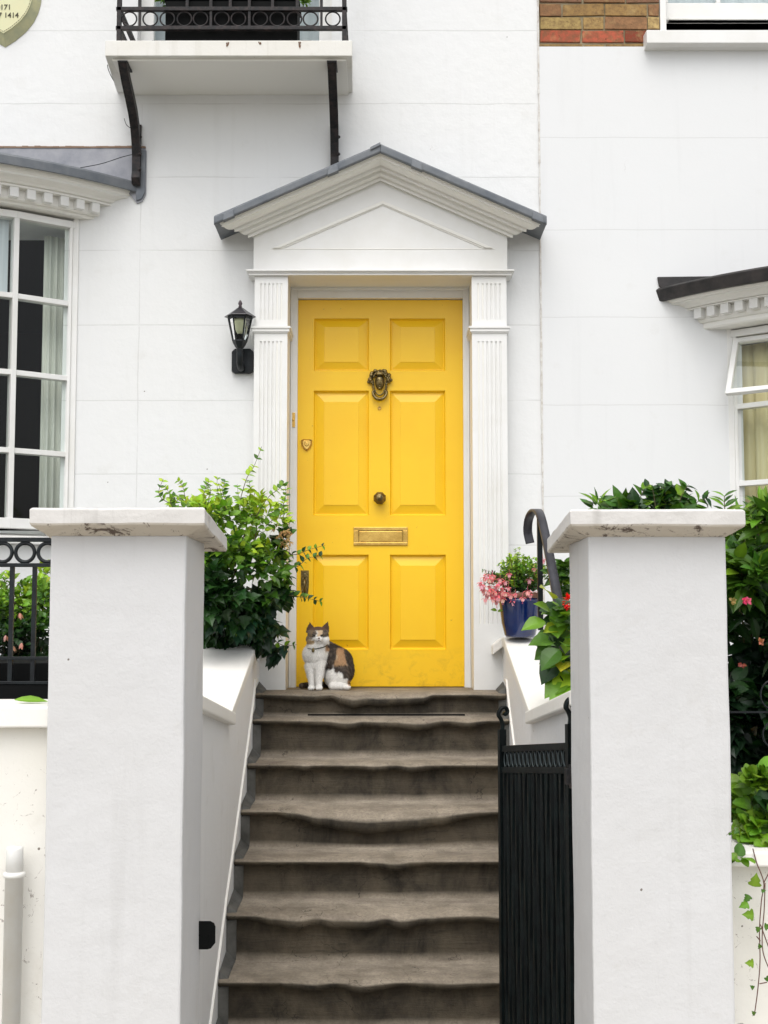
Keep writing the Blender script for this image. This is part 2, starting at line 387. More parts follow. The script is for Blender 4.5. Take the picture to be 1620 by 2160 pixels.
# ================================================================== WHITE HOUSE
XP = ax(1145, 0)            # party line between the houses
DC = ax(802.5, -.1)         # centre of the doorway
HX = -6.5
PY = -.10                   # pilaster front plane
DY = .17                    # door face
door_x0, door_x1 = ax(627, DY, 1040), ax(977.5, DY, 1040)
door_z0, door_z1 = az(1448, DY), az(633, DY)
house = thing('terraced_house', (DC, 0, 0), 'white stucco house with the yellow front door, pediment and balcony', 'house')

Lbow = dict(sgn=-1, Xj=ax(146, 0), R=2.2, al=radians(40), N=10)
Rbow = dict(sgn=1, Xj=ax(1550, 0), R=1.8, al=radians(46), N=9)
def bow_pt(B, rho, phi, z):
    uc = B['R'] * sin(B['al']); u = uc - rho * sin(phi); y = B['R'] * cos(B['al']) - rho * cos(phi)
    return Vector((B['Xj'] + B['sgn'] * u, y, z))
def bow_lim(B, rho): return acos(min(1, B['R'] * cos(B['al']) / rho))
Lz0, Lz1 = az(1118, -.05), az(463, -.05)
Rz0, Rz1 = az(1190, -.05), az(694, -.05)
LW = (Lbow['Xj'] - 2 * Lbow['R'] * sin(Lbow['al']), Lbow['Xj'])
RW = (Rbow['Xj'], Rbow['Xj'] + 2 * Rbow['R'] * sin(Rbow['al']))
WT = .32
def wall_with_holes(mb, x0, x1, z0, z1, holes, yf, yb):
    xs = sorted({x0, x1, *[h[0] for h in holes], *[h[1] for h in holes]}); zs = sorted({z0, z1, *[h[2] for h in holes], *[h[3] for h in holes]})
    for i in range(len(xs) - 1):
        run = None
        for j in range(len(zs) - 1):
            cx, cz = (xs[i] + xs[i + 1]) / 2, (zs[j] + zs[j + 1]) / 2
            solid = not any(h[0] < cx < h[1] and h[2] < cz < h[3] for h in holes)
            if solid:
                if run is None: run = zs[j]
            if (not solid or j == len(zs) - 2) and run is not None:
                mb.box(xs[i], xs[i + 1], yf, yb, run, zs[j + 1] if solid else zs[j]); run = None
bal_z = az(85, -.45)
BWx0, BWx1 = ax(290, 0, 60), ax(700, 0, 60)
m = MB()
wall_with_holes(m, HX, XP, -.05, 7.2, [(door_x0 - .05, door_x1 + .05, -.02, door_z1 + .06), (LW[0] + .05, LW[1] - .05, Lz0, Lz1), (BWx0, BWx1, bal_z + .02, bal_z + 2.1)], 0, WT)
m.build('wall', M_stucco, house)

# ---- door -----------------------------------------------------------
def door_mesh():
    mb = MB(); yf, yb = DY, DY + .045
    ys = lambda p: az(p, DY)
    xs = lambda p: ax(p, DY, 1040)
    cols = [(xs(661), xs(778)), (xs(822.5), xs(940))]
    rows = [(ys(1370), ys(1170)), (ys(1087), ys(824)), (ys(782), ys(672))]
    flds = [((22, 21), (-21, 21)), ((22, 22), (-24, 22)), ((19, 22), (-18, 22))]
    holes = [(c[0], c[1], r[0], r[1]) for c in cols for r in rows]
    wall_with_holes(mb, door_x0, door_x1, door_z0, door_z1, holes, yf, yb)
    k = 1 / 409.
    fx = 22 * k
    fz = [(20 * k, 23 * k), (22 * k, 24 * k), (19 * k, 18 * k)]
    for ci, c in enumerate(cols):
        for ri, r in enumerate(rows):
            x0, x1, z0, z1 = c[0], c[1], r[0], r[1]
            # ovolo moulding round the panel, then bevel up to the raised field
            L = [(0, 0, 0, 0, 0), (.0, .0, .0, .0, .004), (.004, .004, .004, .004, .012), (.007, .007, .007, .007, .018), (.009, .009, .009, .009, .0185),
                 (fx, fx, fz[ri][0], fz[ri][1], .0055), (fx + .0005, fx + .0005, fz[ri][0] + .0005, fz[ri][1] + .0005, .0035)]
            rings = []
            for (a, b_, c0, c1, d) in L:
                rings.append([(x0 + a, yf + d, z0 + c0), (x1 - b_, yf + d, z0 + c0), (x1 - b_, yf + d, z1 - c1), (x0 + a, yf + d, z1 - c1)])
            n = len(rings); vs = [p for rr in rings for p in rr]; fs = []
            for i in range(n - 1):
                for j in range(4): fs.append((i * 4 + j, i * 4 + (j + 1) % 4, (i + 1) * 4 + (j + 1) % 4, (i + 1) * 4 + j))
            fs.append(tuple((n - 1) * 4 + j for j in range(4)))
            mb.add(vs, fs)
    return mb
door = door_mesh().build('door', M_yellow, house)
tag(door, 'yellow six panel front door')
def dpt(px, py, off=0): return at(px, py, DY - off)
# letterbox
m = MB(); a = dpt(746, 1112); b = dpt(860, 1150)
x0, x1, z0, z1 = a.x, b.x, b.z, a.z; fr = .024
y0 = DY - .008
m.box(x0, x1, y0, DY + .002, z1 - fr * .75, z1); m.box(x0, x1, y0, DY + .002, z0, z0 + fr * .6)
m.box(x0, x0 + fr * 1.05, y0, DY + .002, z0 + fr * .6, z1 - fr * .75); m.box(x1 - fr * 1.05, x1, y0, DY + .002, z0 + fr * .6, z1 - fr * .75)
m.box(x0 + fr * 1.05, x1 - fr * 1.05, y0 + .004, DY + .002, z0 + fr * .6, z1 - fr * .75)
m.box(x0 + fr * 1.05 + .004, x1 - fr * 1.05 - .004, y0 + .0005, y0 + .0045, z0 + fr * .6 + .003, z1 - fr * .75 - .004)
m.build('letterbox', M_brass, door, bevel=.0015)
# octagonal centre knob
m = MB(); c = dpt(801, 1052); Rk = .034
Mk = Matrix.Rotation(pi / 2, 3, 'X')
m.lathe([(.016, 0), (.016, .018), (Rk, .032), (Rk * .98, .04), (Rk * .55, .056), (.004, .064)], c + Vector((0, 0, 0)), 8, Mk, pi / 8)
m.lathe([(.024, -.001), (.024, .004), (.016, .006)], c, 20, Mk)
m.build('doorknob', M_oldbrass, door, smooth=False)
# spyhole
m = MB(); m.lathe([(.0095, -.001), (.0095, .004), (.006, .005), (.005, .002)], dpt(800.5, 861), 16, Mk); m.build('spyhole', M_brass, door, smooth=True)
# shield shaped lock
m = MB(); c = dpt(647, 939)
shp = [(-.029, .026), (-.018, .031), (.0, .030), (.018, .031), (.029, .026), (.028, .004), (.018, -.018), (.003, -.031), (-.003, -.031), (-.018, -.018), (-.028, .004)]
m.loft([[(c.x + p[0], DY, c.z + p[1]) for p in shp], [(c.x + p[0], DY - .006, c.z + p[1]) for p in shp], [(c.x + p[0] * .72, DY - .014, c.z + p[1] * .72) for p in shp]])
m.lathe([(.012, .012), (.012, .019), (.009, .02)], (c.x, c.y, c.z + .004), 16, Mk)
m.box(c.x - .0015, c.x + .0015, DY - .0205, DY - .018, c.z - .001, c.z + .009)
m.build('rim_lock', M_brass, door, bevel=.001)
# pull handle with long back plate
m = MB(); c = dpt(643, 1231); hh = .068; ww = .021
pl = [(-ww, hh), (ww, hh), (ww, -hh * .2), (ww * .75, -hh * .8), (ww * .6, -hh), (-ww * .6, -hh), (-ww * .75, -hh * .8), (-ww, -hh * .2)]
m.loft([[(c.x + p[0], DY, c.z + p[1]) for p in pl], [(c.x + p[0] * .95, DY - .005, c.z + p[1] * .98) for p in pl]])
m.lathe([(.011, .003), (.011, .011), (.007, .012)], (c.x, DY, c.z + .042), 14, Mk)
m.smooth = True
m.tube([(c.x, DY - .003, c.z + .022), (c.x, DY - .028, c.z + .014), (c.x, DY - .034, c.z - .005), (c.x, DY - .030, c.z - .03), (c.x, DY - .004, c.z - .045)], [.006, .006, .007, .006, .006], 8)
m.build('pull_handle', M_oldbrass, door)
# knocker: a woman's face wreathed in curls over a hanging ring
m = MB(); m.smooth = True; c = dpt(801, 812); kx, kz = c.x, c.z
rnd = random.Random(3)
m.ball((kx, DY - .014, kz + .012), (.025, .022, .040), 16, 12)                       # face
m.ball((kx, DY - .036, kz + .006), (.0055, .008, .012), 8, 6)                        # nose
m.ball((kx, DY - .032, kz - .010), (.010, .006, .0035), 8, 6)                        # mouth
m.ball((kx, DY - .030, kz - .022), (.009, .007, .007), 8, 6)                         # chin
for s in (-1, 1):
    m.ball((kx + s * .0105, DY - .031, kz + .013), (.005, .004, .003), 8, 6)
    m.ball((kx + s * .011, DY - .033, kz + .021), (.008, .005, .003), 8, 6)
m.ball((kx, DY - .034, kz + .052), (.020, .009, .010), 12, 8)                        # polished brow
for i in range(46):
    a = radians(-25 + 230 * i / 45.); r = .047 + rnd.uniform(-.011, .008)
    m.ball((kx + 1.12 * r * cos(a), DY - rnd.uniform(.008, .026), kz + .026 + r * .88 * sin(a)), rnd.uniform(.006, .011), 7, 5)
for i in range(16):
    a = radians(15 + 150 * i / 15.); m.ball((kx + .033 * cos(a), DY - .024, kz + .03 + .032 * sin(a)), rnd.uniform(.005, .008), 7, 5)
for s in (-1, 1):
    for i in range(8):
        m.ball((kx + s * (.036 - i * .001), DY - .016, kz + .012 - i * .0095), .0065 + .001 * (i % 2), 7, 5)
ring = []
for i in range(25):
    a = pi + pi * i / 24.; ring.append((kx + .037 * cos(a), DY - .018 - .006 * abs(sin(a)), kz - .035 + .045 * sin(a)))
m.tube(ring, [.0055 + .004 * abs(sin(pi * i / 24.)) for i in range(25)], 8)
ring = [(kx + .024 * cos(pi + pi * i / 16.), DY - .015, kz - .028 + .028 * sin(pi + pi * i / 16.)) for i in range(17)]
m.tube(ring, .004, 6)
m.ball((kx, DY - .028, kz - .079), (.016, .008, .008), 12, 8)
m.build('door_knocker', M_oldbrass, door)

# ---- door surround ----------------------------------------------------
pl_x0, pl_x1 = ax(536.5, PY, 700), ax(606.5, PY, 700)
pr_x0, pr_x1 = ax(995.5, PY, 700), ax(1069, PY, 700)
zt = az(580, PY); zb = az(1463, PY)
m = MB()   # tympanum board
ty_top = az(384, PY); ty_side = az(500, PY); ty_bot = az(568, PY)
tx0, tx1 = ax(535, PY, 540), ax(1070, PY, 540); tc = (tx0 + tx1) / 2
m.prism([(tx0, ty_bot), (tx1, ty_bot), (tx1, ty_side + .03), (tc, ty_top + .03), (tx0, ty_side + .03)], 'y', PY, 0)
surround = m.build('door_surround', M_joinery, house)
# raised triangular moulding
def tri_frame(mb, xa, xb, zbase, zap, t, y0, y1):
    xm = (xa + xb) / 2; sl = (zap - zbase) / (xm - xa); dz = t * sqrt(1 + sl * sl)
    for s, xe in ((1, xa), (-1, xb)):
        xi = xe + s * (dz / sl)
        mb.loft([[(xe, y, zbase), (xi, y, zbase), (xm, y, zap - dz), (xm, y, zap)] for y in (y0, y1)])
m = MB(); ta, tb = ax(575, PY, 524), ax(1040, PY, 524)
tri_frame(m, ta, tb, az(524, PY), az(424, PY), .022, PY - .006, PY + .001)
tri_frame(m, ta + .006, tb - .006, az(524, PY) , az(426.5, PY), .012, PY - .012, PY - .005)
m.box(ta - .01, tb + .01, PY - .0025, PY + .001, az(526, PY), az(524, PY) - .0004)
m.build('triangular_moulding', M_cornice, surround, bevel=.001)
# raking cornice
prof = [(0, 0), (.004, 0), (.004, .010), (.012, .010), (.012, .001), (.026, 0), (.026, .013), (.029, .013), (.029, .026), (.038, .026), (.038, .014), (.050, .018), (.058, .022), (.058, .034), (.061, .034), (.061, .046), (.070, .046), (.070, .034), (.096, .034), (.096, .045), (.099, .045), (.099, .058), (.107, .058), (.107, .045), (.124, .046), (.138, .052), (.148, .060), (.160, .062), (.160, .071), (.166, .071), (.166, .0795), (.172, .0795), (.172, .080), (.0, .080)]
slope = (ty_top - ty_side) / (tc - tx0); cs = 1 / sqrt(1 + slope * slope)
zend = ty_side - .012
def rake_plumb(mb, prof, xe):
    for s in (-1, 1):
        ap = []; en = []
        for (p, nn) in prof:
            za = ty_top + nn / cs; ap.append((tc, PY - p, za)); en.append((tc + s * xe, PY - p, za - xe * slope))
        mb.loft([ap, en])
def rake(mb, prof, ze):
    for s in (-1, 1):
        ap = []; en = []
        for (p, nn) in prof:
            za = ty_top + nn / cs
            xe = (tc - tx0) + .004 + .150 * min(1, p / .172) if p > 0 or nn < .01 else (tc - tx0) + .10
            ap.append((tc, PY - p, za)); en.append((tc + s * xe, PY - p, za - xe * slope))
        mb.loft([ap, en])
m = MB(); rake(m, prof, zend); corn = m.build('raking_cornice', M_cornice, surround)
m = MB(); rake_plumb(m, [(-.09, .0805), (.176, .0805), (.182, .076), (.190, .076), (.196, .082), (.198, .112), (.192, .118), (-.09, .140)], (802 - 443) / 2800 * (PY - .196 - CAMY))
for s, tt in ((-1, .26), (-1, .83), (1, .20), (1, .86)):      # dressed lead clips
    n_ = .094; za = ty_top + n_ / cs; L = (za - zend) / slope
    x = tc + s * L * tt; z = za - slope * L * tt
    m.hexa([(x - .028, PY - .204, z + s * .012 - .022), (x + .028, PY - .204, z - s * .012 - .022), (x + .028, PY - .15, z - s * .012 - .02), (x - .028, PY - .15, z + s * .012 - .02)],
           [(x - .024, PY - .203, z + s * .012 + .012), (x + .024, PY - .203, z - s * .012 + .012), (x + .024, PY - .15, z - s * .012 + .016), (x - .024, PY - .15, z + s * .012 + .016)])
m.hexa([(tc - .05, PY - .206, ty_top + .092), (tc, PY - .206, ty_top + .116), (tc, PY, ty_top + .150), (tc - .05, PY, ty_top + .128)],
       [(tc - .05, PY - .206, ty_top + .108), (tc, PY - .206, ty_top + .133), (tc, PY, ty_top + .170), (tc - .05, PY, ty_top + .146)])
m.build('lead_capping', M_lead, surround, bevel=.003)
# architrave strip
m = MB(); a0, a1 = ax(519, PY - .03, 575), ax(1085, PY - .03, 575)
zz = az(568, PY - .03)
for (e, p, h0, h1) in ((.0, .035, -.0, -.010), (.006, .028, -.0105, -.016), (.012, .020, -.0165, -.027)):
    m.box(a0 + e, a1 - e, PY - p, 0, zz + h1, zz + h0)
m.build('architrave', M_joinery, surround, bevel=.002)
zarch = zz - .027
# pilasters
def flutes(x0, x1, y, nfl, w, d, margin):
    pts = [(x0, y)]; step = (x1 - x0 - 2 * margin) / nfl
    for i in range(nfl):
        cx = x0 + margin + step * (i + .5)
        for k in range(7):
            a = pi * k / 6; pts.append((cx - w / 2 * cos(a), y + d * sin(a)))
    pts.append((x1, y)); return pts
def pilaster(x0, x1):
    mb = MB(); zc1 = az(690, PY); zc0 = az(700, PY)
    segs = [(az(675, PY), az(598, PY)), (az(1316, PY), az(720, PY))]
    body = [(zb, segs[1][0]), (segs[1][1], segs[0][0]), (segs[0][1], zarch - .001)]
    for (a, b) in body: mb.box(x0, x1, PY, 0, a, b)
    for (a, b) in segs:
        f = flutes(x0, x1, PY, 6, .0105, .0065, .022)
        mb.prism(f + [(x1, 0), (x0, 0)], 'z', a, b)
    mb.box(x0 - .010, x1 + .010, PY - .012, DY - .06, zc0, zc1 - .008); mb.box(x0 - .016, x1 + .016, PY - .018, DY - .06, zc1 - .008, zc1 + .002)
    mb.box(x0 - .004, x1 + .004, PY - .006, DY - .06, zc0 - .006, zc0)
    return mb.build('pilaster', M_joinery, surround)
pilaster(pl_x0, pl_x1); pilaster(pr_x0, pr_x1)
# jamb linings, soffit and frame
m = MB(); fy = DY - .035; zs = az(581, PY)
zfr = az(612, fy)
m.box(pl_x1 - .06, pl_x1 - .0015, PY + .004, WT, zb, zs + .03); m.box(pr_x0 + .0015, pr_x0 + .06, PY + .004, WT, zb, zs + .03)
m.box(pl_x1 - .0015, pr_x0 + .0015, PY + .002, WT, zarch + .001 - .0, zs + .05)
m.build('reveal_lining', M_cornice, surround)
m = MB(); lz = zarch + .001
m.box(pl_x1, door_x0 + .0, fy, DY + .10, door_z0 - .02, lz); m.box(door_x1, pr_x0, fy, DY + .10, door_z0 - .02, lz); m.box(door_x0, door_x1, fy, DY + .10, door_z1 + .003, lz)
m.box(pl_x1, pl_x1 + .010, fy - .012, fy, door_z0 - .02, lz); m.box(pr_x0 - .010, pr_x0, fy - .012, fy, door_z0 - .02, lz)
m.box(pl_x1 + .01, pr_x0 - .01, fy - .012, fy, lz - .014, lz)
m.build('door_frame', M_joinery, surround, bevel=.002)
# bell push
m = MB(); c = at(618, 886, fy)
m.box(c.x - .009, c.x + .011, fy - .005, fy + .001, c.z - .038, c.z + .038)
m.lathe([(.0065, .004), (.0065, .008), (.002, .010)], (c.x + .001, fy, c.z), 12, Mk)
m.build('bell_push', M_brass, surround, bevel=.001)
m = MB(); m.box(door_x0 - .01, door_x1 + .01, DY - .02, WT, door_z0 - .05, door_z0 - .006); m.build('threshold', M_wall, surround, bevel=.004)
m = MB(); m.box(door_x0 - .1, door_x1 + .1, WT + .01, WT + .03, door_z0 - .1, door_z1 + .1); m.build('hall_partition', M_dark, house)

# ---- bow windows ------------------------------------------------------
def orient(B, phi):      # local frame at angle: x tangent, y outward
    t = Vector((B['sgn'] * -cos(phi) * -1, 0, 0))
    return None
def bow_box(mb, B, phi, r0, r1, hw, z0, z1):
    """radial box: centre angle phi, radial r0..r1, tangential half width hw"""
    c0 = bow_pt(B, 0, 0, 0)
    out = (bow_pt(B, 1, phi, 0) - bow_pt(B, 0, phi, 0)); tan_ = Vector((-out.y, out.x, 0))
    ctr = bow_pt(B, 0, phi, 0)
    def P(r, w, z): return ctr + out * r + tan_ * w + Vector((0, 0, z))
    mb.hexa([P(r0, -hw, z0), P(r1, -hw, z0), P(r1, hw, z0), P(r0, hw, z0)], [P(r0, -hw, z1), P(r1, -hw, z1), P(r1, hw, z1), P(r0, hw, z1)])
def bow_seg(mb, B, pa, pb, r0, r1, z0, z1):
    A = [bow_pt(B, r0, pa, z0), bow_pt(B, r1, pa, z0), bow_pt(B, r1, pb, z0), bow_pt(B, r0, pb, z0)]
    mb.hexa(A, [Vector((p.x, p.y, z1)) for p in A])
def bow_sweep(mb, B, prof, n=48, cap=True):
    rows = []
    for i in range(n + 1):
        row = []
        for (o, z) in prof:
            rho = B['R'] + o; lim = bow_lim(B, rho) if rho > B['R'] * cos(B['al']) else 0
            row.append(bow_pt(B, rho, lim - 2 * lim * i / n, z))
        rows.append(row)
    mb.loft(rows, True, True)
def bow_window(B, z0, z1, bars, house, name, open_first=False, mat=M_joinery, post=.05):
    R, al, Nn = B['R'], B['al'], B['N']
    ph = [al - 2 * al * i / Nn for i in range(Nn + 1)]
    mb = MB(); d = .055
    for i, p in enumerate(ph):
        if 0 < i < Nn: bow_box(mb, B, p, R - .05, R + (.022 if i % 2 == 0 else .010), .019 if i % 2 == 0 else .013, z0 + .001, z1 - .001)
    for i in range(Nn):
        for k, z in enumerate(bars): bow_seg(mb, B, ph[i], ph[i + 1], R - .048, R + .006, z - .013, z + .013)
        bow_seg(mb, B, ph[i], ph[i + 1], R - .05, R + .014, z1 - .035, z1 + .0)
        bow_seg(mb, B, ph[i], ph[i + 1], R - .05, R + .016, z0, z0 + .05)
    fr = mb.build(name, mat, house, bevel=.002)
    tag(fr)
    # end posts against the wall
    for s, p in ((1, al), (-1, -al)):
        mb = MB(); q = bow_pt(B, R, p, 0); sg = -B['sgn'] * s
        mb.box(q.x - .005 * sg, q.x + .024 * sg, -.012, .10, z0 - .02, z1 + .04); mb.box(q.x - .020 * sg, q.x - .004 * sg, -.024, .04, z0 + .0, z1 + .0)
        mb.build('window_jamb', mat, fr, bevel=.002)
    mb = MB()
    for i in range(Nn):
        if open_first and i in (0,):
            zs = [z0, bars[0]]
        else: zs = [z0, z1]
        a, b = bow_pt(B, R - .018, ph[i], 0), bow_pt(B, R - .018, ph[i + 1], 0)
        mb.add([(a.x, a.y, zs[0]), (b.x, b.y, zs[0]), (b.x, b.y, zs[1]), (a.x, a.y, zs[1])], [(0, 1, 2, 3)])
    mb.build('window_glass', M_glass, fr)
    # sill
    mb = MB(); bow_sweep(mb, B, [(-.08, z0 - .02), (.05, z0 - .045), (.05, z0 - .075), (.03, z0 - .08), (-.08, z0 - .08)])
    mb.build('window_sill', mat, fr)
    return fr, ph
zLb = [az(630, -.12), az(790, -.12), az(953, -.12)]
fL, phL = bow_window(Lbow, Lz0, Lz1, zLb, house, 'bow_window')
# apron wall below the left bow
m = MB(); bow_sweep(m, Lbow, [(.0, -.02), (.0, Lz0 - .081), (-.35, Lz0 - .081), (-.35, -.02)]); m.build('bow_window_base', M_stucco, house)
# cornice over left bow : z from the photograph at the wall plane
def zc(py): return az(py, 0)
o = .222
cz = zc(463)
profL = [(-.06, cz), (.060, cz), (.064, cz + .006), (.064, cz + .014), (.078, cz + .014), (.084, cz + .020), (.084, cz + .0705), (.124, cz + .071), (.124, cz + .079), (.118, cz + .081), (.118, cz + .084), (.130, cz + .086), (.138, cz + .098), (.156, cz + .106), (.176, cz + .110), (.184, cz + .112), (.184, cz + .122), (.192, cz + .128), (.198, cz + .140), (.200, cz + .150), (-.06, cz + .150)]
m = MB(); bow_sweep(m, Lbow, profL); cornL = m.build('window_cornice', M_cornice, house)
def dentils(B, r0, r1, z0, z1, w, pitch, parent):
    rho = B['R'] + r1; lim = bow_lim(B, rho) - .035; n = int(2 * lim * rho / pitch)
    for i in range(n + 1):
        mb = MB(); p = lim - i * pitch / rho
        bow_box(mb, B, p, B['R'] + r0, B['R'] + r1, w / 2, z0, z1)
        mb.build('dentil', M_joinery, parent, bevel=.0015)
dentils(Lbow, .080, .120, cz + .022, cz + .0705, .044, .086, cornL)
m = MB(); bow_sweep(m, Lbow, [(-.06, cz + .151), (.205, cz + .151), (.224, cz + .138), (.230, cz + .140), (.232, cz + .182), (.222, cz + .194), (-.30, cz + .36), (-.30, cz + .151)])
for p_ in (.31, .74):
    pass
m.build('lead_roof', M_lead, cornL, bevel=.002)
# lead flashing on the wall
m = MB(); fx1 = ax(309, 0, 370)
pts = [(ax(-200, 0, 370), zc(312)), (fx1 - .012, zc(312)), (fx1, zc(319)), (fx1, zc(410)), (fx1 - .018, zc(426)), (fx1 - .045, zc(430)), (fx1 - .075, zc(415)), (ax(250, 0, 370), zc(385)), (ax(-200, 0, 370), zc(340))]
m.prism(pts, 'y', -.010, .002); m.build('lead_flashing', simple('pale lead flashing', (.20, .21, .24, 1), .5, .2, bump=.4, bscale=20, var=.8, col2=(.36, .36, .38, 1), vscale=6), cornL)
m = MB()
for i in range(26):
    xa = ax(-30 + i * 13, 0, 312); m.box(xa, xa + .0312, -.013 - .003 * random.random(), -.001, zc(313) - .002, zc(311 - random.random() * 1.5) + .001)
m.build('mortar_fillet', simple('brown mortar', (.25, .17, .12, 1), .95, bump=.6), cornL)
m = MB(); m.prism([(fx1 - .045, zc(318)), (fx1 - .003, zc(320)), (fx1 - .003, zc(408)), (fx1 - .02, zc(422)), (fx1 - .048, zc(426)), (fx1 - .055, zc(400))], 'y', -.019, -.0105)
m.build('lead_end_dressing', M_lead, cornL, bevel=.003)

# room behind left bow
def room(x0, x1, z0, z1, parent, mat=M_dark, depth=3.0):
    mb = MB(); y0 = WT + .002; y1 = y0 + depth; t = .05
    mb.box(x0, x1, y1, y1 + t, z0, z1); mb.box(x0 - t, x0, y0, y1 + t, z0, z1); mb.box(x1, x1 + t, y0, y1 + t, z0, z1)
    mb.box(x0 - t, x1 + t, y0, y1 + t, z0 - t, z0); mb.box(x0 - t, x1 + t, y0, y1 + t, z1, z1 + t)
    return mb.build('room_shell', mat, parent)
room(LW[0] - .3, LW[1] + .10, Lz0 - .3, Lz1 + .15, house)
m = MB(); m.box(LW[0] + .05, LW[1] - .05, .02, WT + .3, Lz0 - .06, Lz0 - .002); m.build('window_board', M_joinery, house)
# curtain
def curtain(name, B, phis, rho, z0, z1, mat, label, n=140, folds=9, amp=.02, lean=0):
    mb = MB(); mb.smooth = True; rows = []
    for j in range(7):
        t = j / 6; row = []
        for i in range(n + 1):
            s = i / n; p = phis[0] + (phis[1] - phis[0]) * (s * (1 + lean * (1 - t)))
            w = amp * (sin(s * folds * 2 * pi + .7 * sin(s * 9)) + .35 * sin(s * folds * 4.3 * pi + 1)) * (.6 + .4 * (1 - t))
            row.append(bow_pt(B, rho + w, p, z0 + (z1 - z0) * t))
        rows.append(row)
    mb.loft(rows, False, False)
    o = mb.build(name, mat, None, origin=rows[0][n // 2])
    s = o.modifiers.new('thick', 'SOLIDIFY'); s.thickness = .003
    return tag(o, label, 'curtain')
curtain('curtain', Lbow, (phL[0] + .045, phL[0] - .050), Lbow['R'] - .13, Lz0 + .02, az(492, 0), M_curtL, 'grey green curtain gathered behind the left bow window', folds=5, amp=.012, lean=.0)
curtain('curtain', Lbow, (-phL[0] + .02, -phL[0] + .12), Lbow['R'] - .13, Lz0 + .02, az(492, 0), M_curtL, 'grey green curtain at the far end of the left bow window', folds=5, amp=.012)

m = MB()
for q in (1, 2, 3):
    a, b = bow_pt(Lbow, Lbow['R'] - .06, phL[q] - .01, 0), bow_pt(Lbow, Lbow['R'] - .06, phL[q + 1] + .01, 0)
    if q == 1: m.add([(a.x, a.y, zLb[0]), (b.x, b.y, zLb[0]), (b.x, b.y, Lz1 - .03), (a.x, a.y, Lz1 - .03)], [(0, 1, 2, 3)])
m.build('sky_reflection_sheet', M_net, fL)  # pale sheet added behind the top pane to stand in for reflected sky

# ---- balcony -----------------------------------------------------------
YB = -.45
m = MB()
A = at(222, 85, YB); Bq = at(743, 118, YB); C = at(247, 197, 0.0); D_ = at(744, 197, 0)
zt_, zb_ = A.z, at(222, 118, YB).z
m.hexa([(A.x, YB, zb_), (Bq.x, YB, zb_), (D_.x, 0, zb_), (C.x, 0, zb_)], [(A.x, YB, zt_), (Bq.x, YB, zt_), (D_.x, 0, zt_), (C.x, 0, zt_)])
balc = m.build('balcony_slab', render_mat('balcony slab paint', (.78, .775, .76, 1), bump=.5, dirt=.8, warm=(.66, .63, .54, 1), lumps=.5, specks=.08), house, bevel=.004)
m = MB(); m.box(A.x + .03, Bq.x - .03, YB + .03, -.001, zb_ - .012, zb_ - .0005); m.build('drip_edge', M_cornice, balc)
for (px_, L_) in ((480, .036), (632, .050), (548, .016)):
    mb = MB(); p_ = at(px_, 88, YB - .0012); ro = random.Random(px_)
    for k in range(9):
        w_ = ro.uniform(.001, .004); x_ = p_.x + ro.uniform(-.005, .005); za_ = p_.z - ro.uniform(0, L_ * .6); mb.prism([(x_ - w_, za_), (x_ + w_, za_), (x_ + w_ * .4, za_ - ro.uniform(.004, L_ * .4)), (x_ - w_ * .3, za_ - ro.uniform(.003, L_ * .4))], 'y', YB - .0012 - k * .0001, YB + .001)
    o_ = mb.build('rust_stain', simple('rust', (.20, .10, .05, 1), .9, var=.6, vscale=60, col2=(.10, .06, .04, 1)), balc)
def bracket(px):
    mb = MB(); X = ax(px, -.42, 140); w = .021
    P = [(-.425, 0), (-.40, -.02), (-.33, -.06), (-.24, -.10), (-.15, -.145), (-.085, -.20), (-.05, -.27), (-.032, -.34), (-.03, -.42), (-.042, -.455), (-.03, -.49)]
    T = [.03, .035, .04, .042, .045, .045, .035, .028, .028, .035, .012]
    up = []; dn = []
    for i, (y, z) in enumerate(P):
        a = P[max(i - 1, 0)]; b = P[min(i + 1, len(P) - 1)]; d = Vector((b[0] - a[0], b[1] - a[1])).normalized(); nn = Vector((d.y, -d.x))
        up.append((y + nn.x * T[i] * .5, z + nn.y * T[i] * .5)); dn.append((y - nn.x * T[i] * .5, z - nn.y * T[i] * .5))
    zz = zb_ - .014
    for s in (-1, 1):
        pass
    n = len(P)
    rings = []
    for i in range(n):
        (ya, za), (yb, zb2) = up[i], dn[i]
        ya = min(ya, -.001); yb = min(yb, -.001)
        rings.append([(X - w, ya, min(zz, zz + za)), (X + w, ya, min(zz, zz + za)), (X + w, yb, min(zz, zz + zb2)), (X - w, yb, min(zz, zz + zb2))])
    mb.loft(rings)
    mb.box(X - .024, X + .024, -.43, -.30, zz - .006, zz); mb.box(X - .018, X + .018, -.012, -.0005, zz - .48, zz - .16)
    for zk in (.24, .33, .41): mb.ball((X + w, -.05, zz - zk), .009, 8, 6)
    return mb.build('bracket', M_rustiron, balc)
bracket(259); bracket(700)
# balcony railing
m = MB(); YR = YB + .045
X0, X1 = ax(247, YR, 40), ax(731, YR, 40)
r1a, r1b, r2a, r2b = az(24, YR), az(16, YR), az(64, YR), az(56, YR)
rl = MB()
rl.box(X0 - .004, X1 + .004, YR - .011, YR + .011, r1a, r1b); rl.box(X0 - .004, X1 + .004, YR - .011, YR + .011, r2a, r2b)
rl.box(X0, X1, YR - .013, YR + .013, zt_ + .82, zt_ + .85)
rl.box(X0, X0 + .022, YR - .011, YR + .011, zt_ - .002, zt_ + .86); rl.box(X1 - .022, X1, YR - .011, YR + .011, zt_ - .002, zt_ + .86)
for xe in (X0 + .011, X1 - .011):
    rl.box(xe - .011, xe + .011, YR + .011, 0, r1a, r1b); rl.box(xe - .011, xe + .011, YR + .011, 0, r2a, r2b); rl.box(xe - .013, xe + .013, YR + .013, 0, zt_ + .82, zt_ + .85)
